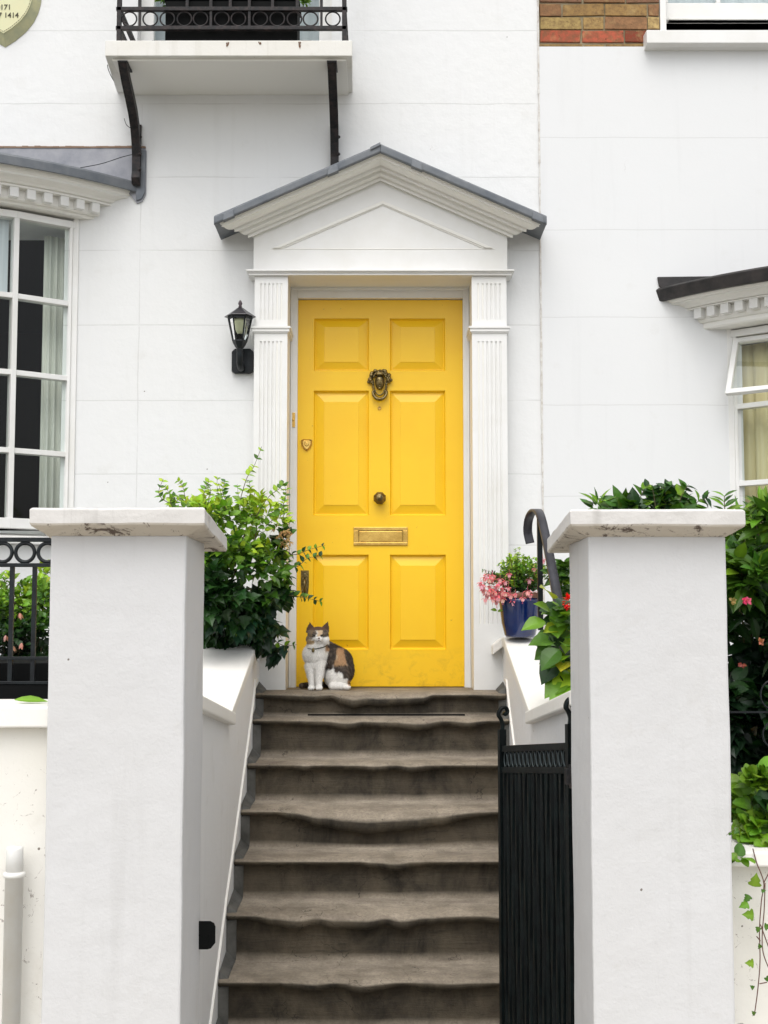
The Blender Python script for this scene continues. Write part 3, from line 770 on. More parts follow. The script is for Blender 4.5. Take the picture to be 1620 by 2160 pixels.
rail = rl.build('balcony_railing', M_rustiron, balc, bevel=.0015)
for px in (295, 395, 445, 486, 526, 575, 627, 678):
    m = MB(); x = ax(px, YR, 10); m.box(x - .007, x + .007, YR - .007, YR + .007, r1b, zt_ + .82)
    if px in (295, 445, 526, 678):
        x = ax(px, YR, 40); m.box(x - .006, x + .006, YR - .006, YR + .006, r2b, r1b)
    m.build('baluster', M_rustiron, balc)
zr = (r1a + r2b) / 2; Rr = (r1a - r2b) / 2 - .003
for px in (273, 317, 353, 389, 423, 468, 503, 549, 585, 621, 655, 702):
    m = MB(); m.smooth = True; m.ring((ax(px, YR, 40), YR, zr), Rr, .004, n=24, m=6)
    m.build('railing_ring', M_rustiron, balc)
# balcony window
m = MB(); z0_, z1_ = bal_z + .02, bal_z + 2.1
for (a, b) in ((BWx0, BWx0 + .07), ((BWx0 + BWx1) / 2 - .05, (BWx0 + BWx1) / 2 + .05), (BWx1 - .07, BWx1)): m.box(a, b, .08, .14, z0_, z1_)
for q in (z0_ + .0, z0_ + .75, z0_ + 1.4, z1_ - .08): m.box(BWx0 + .07, (BWx0 + BWx1) / 2 - .05, .085, .135, q, q + .07); m.box((BWx0 + BWx1) / 2 + .05, BWx1 - .07, .085, .135, q, q + .07)
bw = m.build('balcony_window', M_joinery, house, bevel=.003)
m = MB(); m.add([(BWx0, .11, z0_), (BWx1, .11, z0_), (BWx1, .11, z1_), (BWx0, .11, z1_)], [(0, 1, 2, 3)]); m.build('window_glass', M_glass, bw)
m = MB(); m.box(BWx0 - .1, BWx1 + .1, WT + .1, WT + .12, z0_ - .1, z1_ + .1); m.build('net_curtain', M_net, bw)
# trough planter on balcony
pb = thing('balcony_planter', (ax(488, -.27), -.27, zt_), 'long black trough planter standing on the balcony slab', 'planter')
m = MB(); x0, x1 = ax(318, -.40, 74), ax(659, -.40, 74)
m.box(x0, x1, -.395, -.16, zt_ + .001, zt_ + .028); m.build('drip_tray', M_iron, pb, bevel=.008)
m = MB(); x0, x1 = ax(350, -.36, 40), ax(628, -.36, 40)
m.box(x0, x1, -.38, -.19, zt_ + .0285, zt_ + .235); m.box(x0 - .008, x1 + .008, -.386, -.184, zt_ + .235, zt_ + .255); m.build('trough', M_black, pb, bevel=.005)

# cable looping from the balcony corner
def crv(pts, n=24):
    out = []; P = [Vector(p) for p in pts]; P = [P[0]] + P + [P[-1]]
    for i in range(1, len(P) - 2):
        for k in range(n):
            t = k / n; a, b, c_, d = P[i - 1], P[i], P[i + 1], P[i + 2]
            out.append(.5 * ((2 * b) + (c_ - a) * t + (2 * a - 5 * b + 4 * c_ - d) * t * t + (-a + 3 * b - 3 * c_ + d) * t ** 3))
    out.append(P[-2]); return out
m = MB(); m.smooth = True
m.tube(crv([at(227, 137, -.40), at(229, 148, -.3), at(240, 170, -.15), at(258, 188, -.02)], 10), .0022, 6)
m.tube(crv([at(262, 250, -.06), at(266, 262, -.09), at(272, 268, -.08), at(280, 272, -.06)], 8), .0018, 6)
m.tube(crv([at(169, 354, -.20), at(215, 345, -.12), at(262, 330, -.05), at(283, 328, -.04), at(287, 350, -.03), at(288, 380, -.03)], 10), .002, 6)
tag(m.build('cable', M_iron, None, origin=at(258, 188, -.02)), 'thin black cable looping round the left balcony bracket', 'cable')

# ================================================================== NEIGHBOUR HOUSE
nb = thing('terraced_house', (2.4, 0, 0), 'smooth white rendered neighbouring house with brickwork above and black bow roof', 'house')
YN = -.010
zbk = az(100, 0)
SWx0 = ax(1391, .02, 40); SWz0 = az(64, -.02)
m = MB(); wall_with_holes(m, XP + .002, 6.5, -.05, zbk, [(RW[0] + .05, RW[1] - .05, Rz0, Rz1)], YN, WT)
m.build('wall', M_stucco2, nb)
# ragged party joint
m = MB(); rj = random.Random(5); z = -.04
while z < 7.1:
    h = rj.uniform(.01, .06); w = rj.uniform(.002, .006)
    m.box(XP - w, XP + .002 + w * .5, YN - .001 - rj.uniform(0, .002), YN + .02, z, z + h); z += h
m.build('party_joint', simple('joint filler', (.70, .69, .66, 1), .9, bump=.4, var=.5, col2=(.5, .45, .4, 1), vscale=30), nb)
# brickwork
m = MB(); m.box(XP + .004, SWx0 - .002, .012, WT, zbk + .0005, 7.2); m.box(SWx0 - .002, 6.5, .012, WT, SWz0 + 1.75, 7.2); m.box(SWx0 + 1.15, 6.5, .012, WT, zbk + .0005, SWz0 + 1.75)
mort = m.build('brickwork', M_mortar, nb)
m = MB(); rb = random.Random(11); row = 0; z = zbk + .006
BC = [rgb(186, 160, 104), rgb(172, 142, 92), rgb(150, 112, 80), rgb(130, 96, 76), rgb(192, 166, 112), rgb(164, 132, 84)]
while z < 7.1:
    x = XP + .012 - (.11 if row % 2 else 0) - .0
    if row == 0: h = .014
    else: h = .062
    while x < 4.2:
        L = rb.choice([.215, .215, .102]) + rb.uniform(-.006, .006)
        a, b = max(x, XP + .010), x + L
        inwin = a < SWx0 + 1.15 and b > SWx0 - .004 and z < SWz0 + 1.75
        if inwin: b = min(b, SWx0 - .004)
        if b - a > .03:
            c = rgb(176, 92, 70) if row == 1 else rb.choice(BC)
            if row == 1 and rb.random() < .25: c = rgb(140, 66, 50)
            if row == 0: c = rgb(150, 125, 80)
            k = rb.uniform(.85, 1.15); m.cur = (c[0] * k, c[1] * k, c[2] * k, 1)
            yy = rb.uniform(-.002, .002) + .003; j = lambda: rb.uniform(-.004, .004)
            B0 = [(a + j(), yy, z + j()), (b + j(), yy, z + j()), (b, .02, z), (a, .02, z)]; T0 = [(a + j(), yy, z + h + j()), (b + j(), yy, z + h + j()), (b, .02, z + h), (a, .02, z + h)]
            m.hexa(B0, T0)
        x += L + .010
    z += h + .0098; row += 1
bo = m.build('brick_faces', M_brick, mort, attr=True, bevel=.002)
# sash window above
m = MB(); wx1 = SWx0 + 1.15
m.box(SWx0, SWx0 + .032, .0, .16, SWz0 - .01, SWz0 + 1.75); m.box(wx1 - .04, wx1, .0, .16, SWz0 - .01, SWz0 + 1.75); m.box(SWx0 + .03, wx1 - .04, .0, .16, SWz0 + 1.70, SWz0 + 1.75)
sw = m.build('sash_window', M_joinery, nb, bevel=.003)
m = MB(); s0, s1 = SWx0 + .016 + .0, wx1 - .045; yb_ = .05; zr0 = az(42, .05); zr1 = az(6, .05)
s0 = SWx0 + .034
m.box(s0, s1, yb_, yb_ + .045, zr0, zr1); m.box(s0, s0 + .02, yb_, yb_ + .045, zr1, SWz0 + 1.68); m.box(s1 - .05, s1, yb_, yb_ + .045, zr1, SWz0 + 1.68)
m.box(s0 + .02, s1 - .05, yb_ - .004, yb_ + .04, zr0 + .0, zr0 + .014)
for q in (ax(1516, .05, 5), ax(1516, .05, 5) + .33): m.box(q - .011, q + .011, yb_ + .005, yb_ + .04, zr1, SWz0 + 1.68)
for q in (.55, 1.1): m.box(s0 + .02, s1 - .05, yb_ + .006, yb_ + .038, zr0 + q, zr0 + q + .022)
m.build('lower_sash', M_joinery, sw, bevel=.003)
m = MB(); m.add([(s0, yb_ + .02, zr1), (s1, yb_ + .02, zr1), (s1, yb_ + .02, SWz0 + 1.7), (s0, yb_ + .02, SWz0 + 1.7)], [(0, 1, 2, 3)]); m.build('window_glass', M_glass, sw)
m = MB(); m.box(SWx0 - .3, wx1 + .3, 1.2, 1.25, SWz0 - .3, SWz0 + 2); m.box(SWx0 - .3, wx1 + .3, WT, 1.25, SWz0 - .35, SWz0 - .3); m.box(SWx0 - .3, SWx0 - .25, WT + .02, 1.25, SWz0 - .3, SWz0 + 2); m.box(wx1 + .25, wx1 + .3, WT + .02, 1.25, SWz0 - .3, SWz0 + 2); m.box(SWx0 - .3, wx1 + .3, WT, 1.25, SWz0 + 2, SWz0 + 2.05)
m.build('upper_room', M_black, nb)
m = MB(); m.box(s0, s1, .12, .125, zr1 - .01, SWz0 + 1.7); m.build('blind', M_net, sw)
# sill
YS = -.085; a = at(1364, 66, YS); zs1, zs0 = az(63, YS), az(90.5, YS)
m = MB(); m.prism([(YS, zs0), (YS, zs1), (.04, zs1 + .012), (.04, zs0 - .01), (-.0, zs0 - .010)], 'x', a.x, wx1 + .06); m.build('window_sill', M_joinery, nb, bevel=.003)
# right bow
zRb = [az(855, -.06), az(1018, -.07)]
fR, phR = bow_window(Rbow, Rz0, Rz1, zRb, nb, 'bow_window', open_first=True)
m = MB(); bow_sweep(m, Rbow, [(.0, -.02), (.0, Rz0 - .081), (-.3, Rz0 - .081), (-.3, -.02)]); m.build('bow_window_base', M_stucco2, nb)
cz2 = zc(696) + .0
profR = [(-.06, cz2), (.105, cz2), (.112, cz2 + .008), (.112, cz2 + .030), (.124, cz2 + .032), (.132, cz2 + .042), (.132, cz2 + .0985), (.174, cz2 + .099), (.174, cz2 + .108), (.168, cz2 + .110), (.168, cz2 + .114), (.182, cz2 + .116), (.190, cz2 + .130), (.206, cz2 + .144), (.226, cz2 + .150), (.236, cz2 + .152), (.236, cz2 + .164), (.246, cz2 + .172), (.252, cz2 + .184), (.254, cz2 + .196), (-.06, cz2 + .196)]
profR = [(o_, z_ if z_ <= cz2 + .0986 else cz2 + .0985 + (z_ - cz2 - .0985) * .56) for o_, z_ in profR]
m = MB(); bow_sweep(m, Rbow, profR); cornR = m.build('window_cornice', M_cornice, nb)
dentils(Rbow, .128, .170, cz2 + .050, cz2 + .0985, .044, .078, cornR)
m = MB(); bow_sweep(m, Rbow, [(-.06, cz2 + .154), (.258, cz2 + .154), (.268, cz2 + .144), (.284, cz2 + .147), (.298, cz2 + .204), (.288, cz2 + .214), (-.25, cz2 + .30), (-.25, cz2 + .154)])
m.build('bitumen_roof', M_bitumen, cornR, bevel=.003)
m = MB(); bx = ax(1385, 0, 600)
m.prism([(bx, az(586, 0)), (ax(1530, 0, 600), az(584, 0)), (ax(1530, 0, 600), az(604, 0)), (ax(1400, 0, 600), az(618, 0)), (ax(1388, 0, 600), az(605, 0))], 'y', -.022, YN - .001); m.build('bitumen_upstand', M_bitumen, cornR, bevel=.004)
room(RW[0] - .1, RW[1] + .1, Rz0 - .3, Rz1 + .12, nb, simple('cream room plaster', (.45, .40, .28, 1), .9))
# opened top light
hz = Rz1 - .04
p0, p1 = bow_pt(Rbow, Rbow['R'] + .005, phR[0] - .01, hz), bow_pt(Rbow, Rbow['R'] + .005, phR[2] + .01, hz)
ex = (p1 - p0).normalized(); outv = Vector((ex.y, -ex.x, 0)); outv = outv if outv.y < 0 else -outv
hgt = hz - zRb[0] - .02; tl = radians(24)
dn = Vector((0, 0, -cos(tl))) + outv * sin(tl); nrm = ex.cross(dn); wl = (p1 - p0).length
def sash_bar(mb, a0, a1, b0, b1, t=.028):
    P = lambda a, b, c: p0 + ex * a + dn * b + nrm * c
    mb.hexa([P(a0, b0, 0), P(a1, b0, 0), P(a1, b1, 0), P(a0, b1, 0)], [P(a0, b0, t), P(a1, b0, t), P(a1, b1, t), P(a0, b1, t)])
m = MB(); f_ = .026
sash_bar(m, 0, f_, 0, hgt); sash_bar(m, wl - f_, wl, 0, hgt); sash_bar(m, f_, wl - f_, 0, f_); sash_bar(m, f_, wl - f_, hgt - f_, hgt)
cs_ = m.build('open_casement', M_joinery, fR, bevel=.002)
P = lambda a, b, c: p0 + ex * a + dn * b + nrm * c
m = MB(); m.add([P(f_, f_, .014), P(wl - f_, f_, .014), P(wl - f_, hgt - f_, .014), P(f_, hgt - f_, .014)], [(0, 1, 2, 3)]); m.build('casement_glass', M_glass, fR)
curtain('curtain', Rbow, (phR[0] + .055, phR[0] - .62), Rbow['R'] - .12, Rz0 + .02, Rz1 - .06, M_curtR, 'cream curtain gathered in folds behind the right bow window', folds=14, amp=.016)

# ================================================================== STEPS
SC = -.014; SW_ = .596
LIP = [
 [(370, 72), (480, 80), (600, 85), (690, 78), (740, 95), (800, 110), (870, 100), (960, 103), (1040, 98), (1130, 95), (1220, 65), (1300, 62), (1400, 70), (1500, 80)],
 [(330, 188), (450, 200), (600, 205), (790, 220), (850, 210), (1000, 215), (1120, 225), (1250, 205), (1350, 215), (1510, 195)],
 [(300, 400), (420, 405), (560, 425), (640, 412), (800, 422), (900, 430), (1000, 420), (1080, 432), (1200, 420), (1350, 410), (1510, 405)],
 [(270, 625), (400, 640), (500, 660), (650, 690), (760, 705), (870, 715), (1000, 705), (1100, 700), (1200, 685), (1350, 660), (1440, 650), (1530, 635)],
 [(240, 870), (400, 880), (550, 885), (640, 893), (780, 885), (900, 900), (1000, 912), (1100, 895), (1250, 875), (1400, 865), (1530, 855)],
 [(200, 1135), (300, 1160), (420, 1180), (530, 1195), (620, 1180), (720, 1190), (860, 1195), (960, 1180), (1030, 1195), (1150, 1175), (1280, 1165), (1400, 1160), (1540, 1175)],
 [(150, 1430), (330, 1450), (480, 1490), (600, 1500), (720, 1490), (840, 1512), (920, 1500), (1040, 1480), (1160, 1490), (1280, 1495), (1400, 1490), (1560, 1480)],
]
NK = 8
def zk(k): return (1.265, 1.152, .974, .804, .639, .476, .289, .111)[k]
def yk(k): return -.33 if k == 0 else -.455 - .2445 * (k - 1)
def interp(L, x):
    if x <= L[0][0]: return L[0][1]
    for (a, b), (c, d) in zip(L, L[1:]):
        if x <= c:
            t = (x - a) / (c - a); t = t * t * (3 - 2 * t); return b + (d - b) * t
    return L[-1][1]
LW3 = []
for k in range(NK):
    if k < 7: LW3.append([((at(400 + px / 2.314, 1440 + py / 2.314, yk(k) - .005)).x, (at(400 + px / 2.314, 1440 + py / 2.314, yk(k) - .005)).z) for px, py in LIP[k]])
    else: LW3.append([(-.6, .075), (-.2, .066), (.1, .058), (.3, .064), (.6, .075)])
nx = 130; rings = []
for i in range(nx + 1):
    x = SC - SW_ + 2 * SW_ * i / nx; row = [(x, WT, -.05), (x, WT, zk(0) + .0)]
    edge = min(1, min(i, nx - i) / 3.0)
    for k in range(NK):
        z, y = zk(k), yk(k)
        zb2 = interp(LW3[k], x) + .0025 * noise.noise((x * 14, k * 3.1, 0)) + .0012 * noise.noise((x * 45, k * 3.1, 5))
        zb2 = z - .006 - max(.022, (z - .006 - zb2) * 1.25)
        drop = max(0, (z - .036) - zb2)
        ztp = z - drop * .52 - .003
        yn = y - .15 * drop + .004 * noise.noise((x * 6, k * 7.7, 2))
        yr = y + .034
        back = yk(k - 1) + .030 if k else DY
        if k: row.append((x, back, z + .002))
        ym = yn + .10
        row.append((x, max(ym, yn + .06), z - drop * .12))
        row.append((x, yn + .045, ztp + drop * .22))
        row.append((x, yn + .022, ztp - .001))
        th = ztp - zb2; yr2 = yr
        row.append((x, yn + .008, ztp - .006 - .05 * th)); row.append((x, yn, ztp - .35 * th)); row.append((x, yn + .001, ztp - .65 * th)); row.append((x, yn + .008, zb2 + .06 * th)); row.append((x, yn + .016, zb2))
        row.append((x, yn + .026, zb2 + .002))
        row.append((x, yr, zb2 + .006 + .004 * noise.noise((x * 9, k, 9))))
        zn = zk(k + 1) if k + 1 < NK else 0
        for q in (.35, .7):
            row.append((x, yr + .003 * noise.noise((x * 7, q * 5, k)), zb2 + (zn - zb2) * q))
    row.append((x, yk(NK - 1) + .03, -.05))
    rings.append(row)
m = MB(); m.smooth = True; m.loft(rings)
steps = thing('front_steps', (SC, -1.2, 0), 'worn grey brown cement steps rising to the yellow door', 'steps')
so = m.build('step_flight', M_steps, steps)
# cement fillets closing each riser against the side walls
for sgn_ in (-1, 1):
    for k in range(NK):
        mb = MB(); zn = zk(k + 1) if k + 1 < NK else 0; y = yk(k); j = noise.noise((k * 3.3, sgn_, 0)) * .006
        xi, xo = SC + sgn_ * (.560 + j), SC + sgn_ * .5965; z1 = zk(k) - .030
        a, b = (xi, xo) if sgn_ > 0 else (xo, xi)
        yi, yo = (y + .030, y + .006) if sgn_ > 0 else (y + .006, y + .030)
        mb.hexa([(a, yi, zn), (b, yo, zn), (b, y + .06, zn), (a, y + .06, zn)], [(a, yi, z1), (b, yo, z1), (b, y + .06, z1), (a, y + .06, z1)])
        mb.build('cement_fillet', M_skirt, steps, bevel=.004)
        if k < NK:
            # fillet along the tread
            mb = MB(); yb_2 = (yk(k - 1) + .02) if k else -.14
            mb.hexa([(a, y + .012, zk(k) - .02), (b, y + .012, zk(k) - .02), (b, yb_2, zk(k) - .02), (a, yb_2, zk(k) - .02)],
                    [(a if sgn_ < 0 else a, y + .03, zk(k) + (.020 if sgn_ < 0 else .001)), (b, y + .03, zk(k) + (.001 if sgn_ < 0 else .020)), (b, yb_2, zk(k) + (.004 if sgn_ < 0 else .045)), (a, yb_2, zk(k) + (.045 if sgn_ < 0 else .004))])
            mb.build('cement_fillet', M_skirt, steps, bevel=.005)
m = MB(); m.box(ax(648, -.36, 1512), ax(982, -.36, 1512), -.312, -.296, zk(1) + .002, zk(1) + .009); m.build('drain_slot', M_black, steps)

# ---- cheek walls -------------------------------------------------------
def cheek(s):
    """s=-1 left, 1 right; stands beside the steps, top ramps down then up again to the pillar"""
    XI = SC + s * .597; XO = SC + s * .93
    ct = 'white side wall with bright cream sloping coping left of the steps' if s < 0 else 'white side wall right of the steps under the blue pot'
    root = thing('side_wall', (XI, -1.5, 0), ct, 'wall')
    # coping line (y, z)
    if s < 0: Lp = [(-.105, az(1347, -.30)), (-.30, az(1347, -.30)), (-1.42, az(1503, -1.42)), (-2.70, az(1447, -2.62))]
    else: Lp = [(-.105, az(1345, -.30)), (-.30, az(1345, -.30)), (-1.42, az(1501, -1.42)), (-2.70, az(1452, -2.62))]
    mb = MB(); tk = .048
    prof = [(-.002, -.05)] + [(y if i else -.002, z - tk) for i, (y, z) in enumerate(Lp)] + [(-2.70, -.05)]
    xa, xb = (XO, XI) if s < 0 else (XI, XO)
    # body with recessed panel
    rz = az(1612, -2.1)
    mb.prism(prof, 'x', xa + (0 if s > 0 else 0), xb - (0 if s > 0 else .0))
    w = mb.build('wall_body', M_cheek, root)
    ov = .030
    mb = MB()
    def cross(y, z, e=ov):
        xi = XI - s * e; xo = XO + s * ov
        return [(xi, y, z - tk), (xi, y, z), (xo, y, z + .004), (xo, y, z - tk)]
    rows = [cross(-.002, Lp[0][1], .012), cross(Lp[1][0], Lp[1][1], .012), cross(Lp[2][0] + .02, Lp[2][1] + .003, .012), cross(Lp[2][0], Lp[2][1], ov), cross((Lp[2][0] + Lp[3][0]) / 2, (Lp[2][1] + Lp[3][1]) / 2), cross(*Lp[3])]
    mb.loft(rows); mb.build('coping', M_coping, root, bevel=.006)
    mb = MB()      # small ramped end piece leaning against the pilaster
    e0, e1 = XI - s * .010, XI - s * .056; za = Lp[1][1]
    mb.hexa([(e0, -.22, za - tk), (e1, -.22, za - tk - .035), (e1, -.102, za - tk - .035), (e0, -.102, za - tk)], [(e0, -.22, za - .002), (e1, -.22, za - .038), (e1, -.102, za - .038), (e0, -.102, za - .002)])
    mb.build('coping_end', M_coping, root, bevel=.004)
    mb = MB()      # thin white margin strip following the stairs
    pr = []
    for k in range(0, NK): pr.append((yk(k) - .03, zk(k) + .05))
    up = [(y, z + .012) for y, z in pr]
    mb.prism([(pr[0][0] + .1, pr[0][1])] + pr + up[::-1] + [(pr[0][0] + .1, up[0][1])], 'x', XI - s * .008, XI)
    mb.build('margin_strip', M_coping, root)
    return root
cheek(-1); cheek(1)

# ---- gate pillars -------------------------------------------------------
PFy, PBy = -3.08, -2.71
def pillar(x0, x1, cx0, cx1, pyt, pyb, label):
    root = thing('gate_pillar', ((x0 + x1) / 2, (PFy + PBy) / 2, 0), label, 'pillar', 'white gate pillars')
    cy0, cy1 = PFy - .065, PBy + .075
    ztop, zbot = az(pyt, cy0), az(pyb, cy0)
    mb = MB(); ch = .024
    zs_ = [-.02 + (zbot - ch + .024) * i / 34 for i in range(35)]; rows_ = []
    for z_ in zs_:
        row = []; nn_ = 10
        P_ = [(x0 + (x1 - x0) * i / nn_, PFy) for i in range(nn_)] + [(x1, PFy + (PBy - PFy) * i / nn_) for i in range(nn_)] + [(x1 - (x1 - x0) * i / nn_, PBy) for i in range(nn_)] + [(x0, PBy - (PBy - PFy) * i / nn_) for i in range(nn_)]
        for (x, y) in P_:
            v_ = noise.noise_vector((x * 3.5, y * 3.5, z_ * 3.0)) * .0028 + noise.noise_vector((x * 12, y * 12, z_ * 12)) * .0012
            row.append((x + v_.x, y + v_.y, z_))
        rows_.append(row)
    mb.loft(rows_)
    sh = mb.build('shaft', M_pillar, root, bevel=.007)
    mb = MB(); sag = .045
    # cap: slab falling slightly to the back, chamfered soffit; subdivided for a hand trowelled edge
    def ringat(zz, ex, off):
        pts = []; n = 14
        X0, X1, Y0, Y1 = cx0 + ex, cx1 - ex, cy0 + ex, cy1 - ex
        def zz_(y): return zz - sag * (y - cy0) / (cy1 - cy0) * (1.0 if off else .3)
        for i in range(n): pts.append((X0 + (X1 - X0) * i / n, Y0))
        for i in range(n): pts.append((X1, Y0 + (Y1 - Y0) * i / n))
        for i in range(n): pts.append((X1 - (X1 - X0) * i / n, Y1))
        for i in range(n): pts.append((X0, Y1 - (Y1 - Y0) * i / n))
        out = []
        for (x, y) in pts:
            nv = noise.noise_vector((x * 13, y * 13, zz * 20)) * .0028
            out.append((x + nv.x, y + nv.y, zz_(y) + nv.z))
        return out
    e = .058
    def chring():
        r = ringat(zbot - ch, 0, True); out = []
        for (x, y, z) in r:
            X = min(max(x, x0 - .001), x1 + .001); Y = min(max(y, PFy - .001), PBy + .001); out.append((X, Y, zbot - ch))
        return out
    mb.loft([chring(), ringat(zbot, .003, True), ringat(zbot + .006, 0, True), ringat((zbot + ztop) / 2, 0, True), ringat(ztop - .006, 0, True), ringat(ztop, .006, True), ringat(ztop + .002, .05, True)])
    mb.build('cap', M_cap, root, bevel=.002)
    return root
yy = 1150
pL = pillar(at(107, yy, PFy).x, at(393, yy, PFy).x, at(62, 1090, PFy - .065).x, at(432, 1090, PFy - .065).x, 1070, 1108, 'white gate pillar left of the steps with a black latch plate')
pR = pillar(at(1240, yy, PFy).x, at(1531, yy, PFy).x, at(1203, 1090, PFy - .065).x, at(1572, 1090, PFy - .065).x, 1073, 1110, 'white gate pillar right of the steps carrying the iron gate')
# latch plate
m = MB(); xq = at(393, yy, PFy).x
c0 = at(407, 1943, -2.86); 
yq = PBy
P2 = lambda px, py: at(px, py, -2.72)
a, b = at(407, 1943, -2.74), at(454, 2002, -2.74)
pts = [(a.x, a.z), (b.x - .015, a.z), (b.x - .004, a.z - .006), (b.x, a.z - .016), (b.x, b.z + .018), (b.x - .012, b.z + .003), (b.x - .022, b.z), (a.x, b.z)]
m.prism(pts, 'y', -2.745, -2.737)
m.ball((a.x + .016, -2.747, (a.z + b.z) / 2), .0025, 8, 6); m.ball((b.x - .02, -2.747, (a.z + b.z) / 2), .0025, 8, 6)
m.box(xq - .002, a.x + .004, -2.80, -2.737, b.z, a.z)
m.build('latch_plate', M_black, pL, bevel=.001)

# ---- low garden walls ----------------------------------------------------
def garden_wall(x0, x1, pyt, pyb, label, Yf):
    root = thing('garden_wall', ((x0 + x1) / 2, Yf, 0), label, 'wall')
    zt1, zb1 = az(pyt, Yf - .04), az(pyb, Yf - .04)
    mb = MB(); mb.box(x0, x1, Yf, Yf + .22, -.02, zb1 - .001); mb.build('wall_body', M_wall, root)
    n = 26; rows = []
    for i in range(n + 1):
        x = x0 + (x1 - x0) * i / n; q = lambda a: .003 * noise.noise((x * 9, a, 1))
        rows.append([(x, Yf - .04 + q(1), zb1 + q(2)), (x, Yf - .04 + q(3), zt1 + q(4)), (x, Yf + .26, zt1 + .004), (x, Yf + .26, zb1)])
    mb = MB(); mb.loft(rows); mb.build('coping', M_coping, root, bevel=.005)
    return root, zt1
xl = at(107, yy, PFy).x; xr = at(1531, yy, PFy).x
gwl, gz = garden_wall(-3.2, xl - .001, 1491, 1535, 'low cream garden wall left of the left pillar behind a pipe', -2.98)
gwr, gzr = garden_wall(xr + .001, 3.2, 1797, 1829, 'low white garden wall right of the right pillar under trailing ivy', -2.96)
# pipe
pp = thing('waste_pipe', (at(28, 1800, -3.03).x, -3.03, 0), 'white painted pipe climbing the low garden wall', 'pipe')
X = at(29, 1900, -3.03).x; zp = az(1786, -3.03); zcol = az(1843, -3.03)
m = MB(); m.smooth = True; m.lathe([(.0245, -.01), (.0245, zcol), (.026, zcol)], (X, -3.03, 0), 20); m.lathe([(.0235, 0), (.0225, zp - zcol - .006), (.021, zp - zcol), (.014, zp - zcol)], (X, -3.03, zcol), 20); m.build('pipe_body', M_pipe, pp)
m = MB(); m.smooth = True; m.lathe([(.024, -.008), (.030, -.004), (.030, .004), (.024, .008)], (X, -3.03, zcol - .002), 20); m.build('collar', M_pipe, pp)
for z in (.25,):
    m = MB(); m.box(X - .028, X + .028, -3.0, -2.981, z, z + .02); m.build('pipe_clip', M_pipe, pp)

M_gring = simple('worn gate scroll iron', (.03, .042, .045, 1), .35, .3)
# ---- gate ----------------------------------------------------------------
Gh = at(1206, 1600, -2.68); Gl = at(1057, 1600, -2.06)
gate = thing('iron_gate', (Gh.x, Gh.y, 0), 'tall black iron gate swung open beside the right pillar', 'gate')
gd = Vector((Gl.x - Gh.x, Gl.y - Gh.y, 0)); GL = gd.length; gd.normalize(); gn = Vector((-gd.y, gd.x, 0))
zt_h = az(1566, Gh.y); zt_l = az(1573, Gl.y)
def gz_(t, z): return z + (zt_l - zt_h) * t / GL      # the gate leans: everything sinks to the latch side
def gbox(mb, t0, t1, z0, z1, th=.010, off=0):
    def P(t, w, z): return Vector((Gh.x, Gh.y, 0)) + gd * t + gn * (w + off) + Vector((0, 0, gz_(t, z)))
    mb.hexa([P(t0, -th, z0), P(t1, -th, z0), P(t1, th, z0), P(t0, th, z0)], [P(t0, -th, z1), P(t1, -th, z1), P(t1, th, z1), P(t0, th, z1)])
zmid = az(1632, Gh.y)
zT = zt_h
for t0 in (0, GL - .022):
    mb = MB(); gbox(mb, t0, t0 + .022, .16, zT + .055, .012)
    # scroll finial
    base = Vector((Gh.x, Gh.y, 0)) + gd * (t0 + .011); zz = gz_(t0, zT + .05)
    pts = [];
    prf = [(0, 0), (.002, .02), (-.004, .04), (-.012, .052), (-.010, .066), (.0, .078), (.014, .078), (.020, .066), (.014, .056), (.006, .060)]
    for (u, v) in crv([(a_, 0, b_) for a_, b_ in prf], 4) and [(q.x, q.z) for q in crv([(a_, 0, b_) for a_, b_ in prf], 4)]:
        pts.append(base + gd * 0 + gn * (u) * -1 + Vector((0, 0, zz + v)))
    mb.smooth = True; mb.tube(pts, .009, 8, flat=(1.3, .8))
    mb.build('stile', M_gate, gate)
for (a_, b_) in ((zT - .022, zT), (zmid, zmid + .020), (.20, .225)):
    mb = MB(); gbox(mb, .022, GL - .022, a_, b_, .007); mb.build('rail', M_gate, gate, bevel=.0015)
nb_ = 15
Mg = Matrix((gd, gn, Vector((0, 0, 1)))).transposed()
for i in range(nb_):
    t = .030 + (GL - .06) * (i + .5) / nb_
    z = (zT - .022 + zmid + .020) / 2; c = Vector((Gh.x, Gh.y, 0)) + gd * t + Vector((0, 0, gz_(t, z)))
    hh_ = (zT - .022 - zmid - .020) / 2
    mb = MB(); mb.smooth = True; mb.ring(c, hh_, .0032, n=24, m=6, M=Mg @ Matrix.Diagonal((.60, 1, 1)))
    mb.build('ring', M_gring, gate)
    t = .022 + (GL - .044) * (i + .5) / nb_
    mb = MB(); rows = []; zz0, zz1 = .225, zmid; n = 110
    for k in range(n + 1):
        z = zz0 + (zz1 - zz0) * k / n; a = pi / 4 + .35 * sin(z * 9 + i * 2.4); r = .0098
        c = Vector((Gh.x, Gh.y, 0)) + gd * t + Vector((0, 0, gz_(t, z)))
        rows.append([c + gd * r * cos(a + j * pi / 2) * 1.25 + gn * r * sin(a + j * pi / 2) for j in range(4)])
    mb.loft(rows); mb.build('twisted_bar', M_gate, gate)
mb = MB(); gbox(mb, .022, GL - .022, zmid + .020, zT - .022, .0015, -.009); mb.build('backing_plate', M_gate, gate)
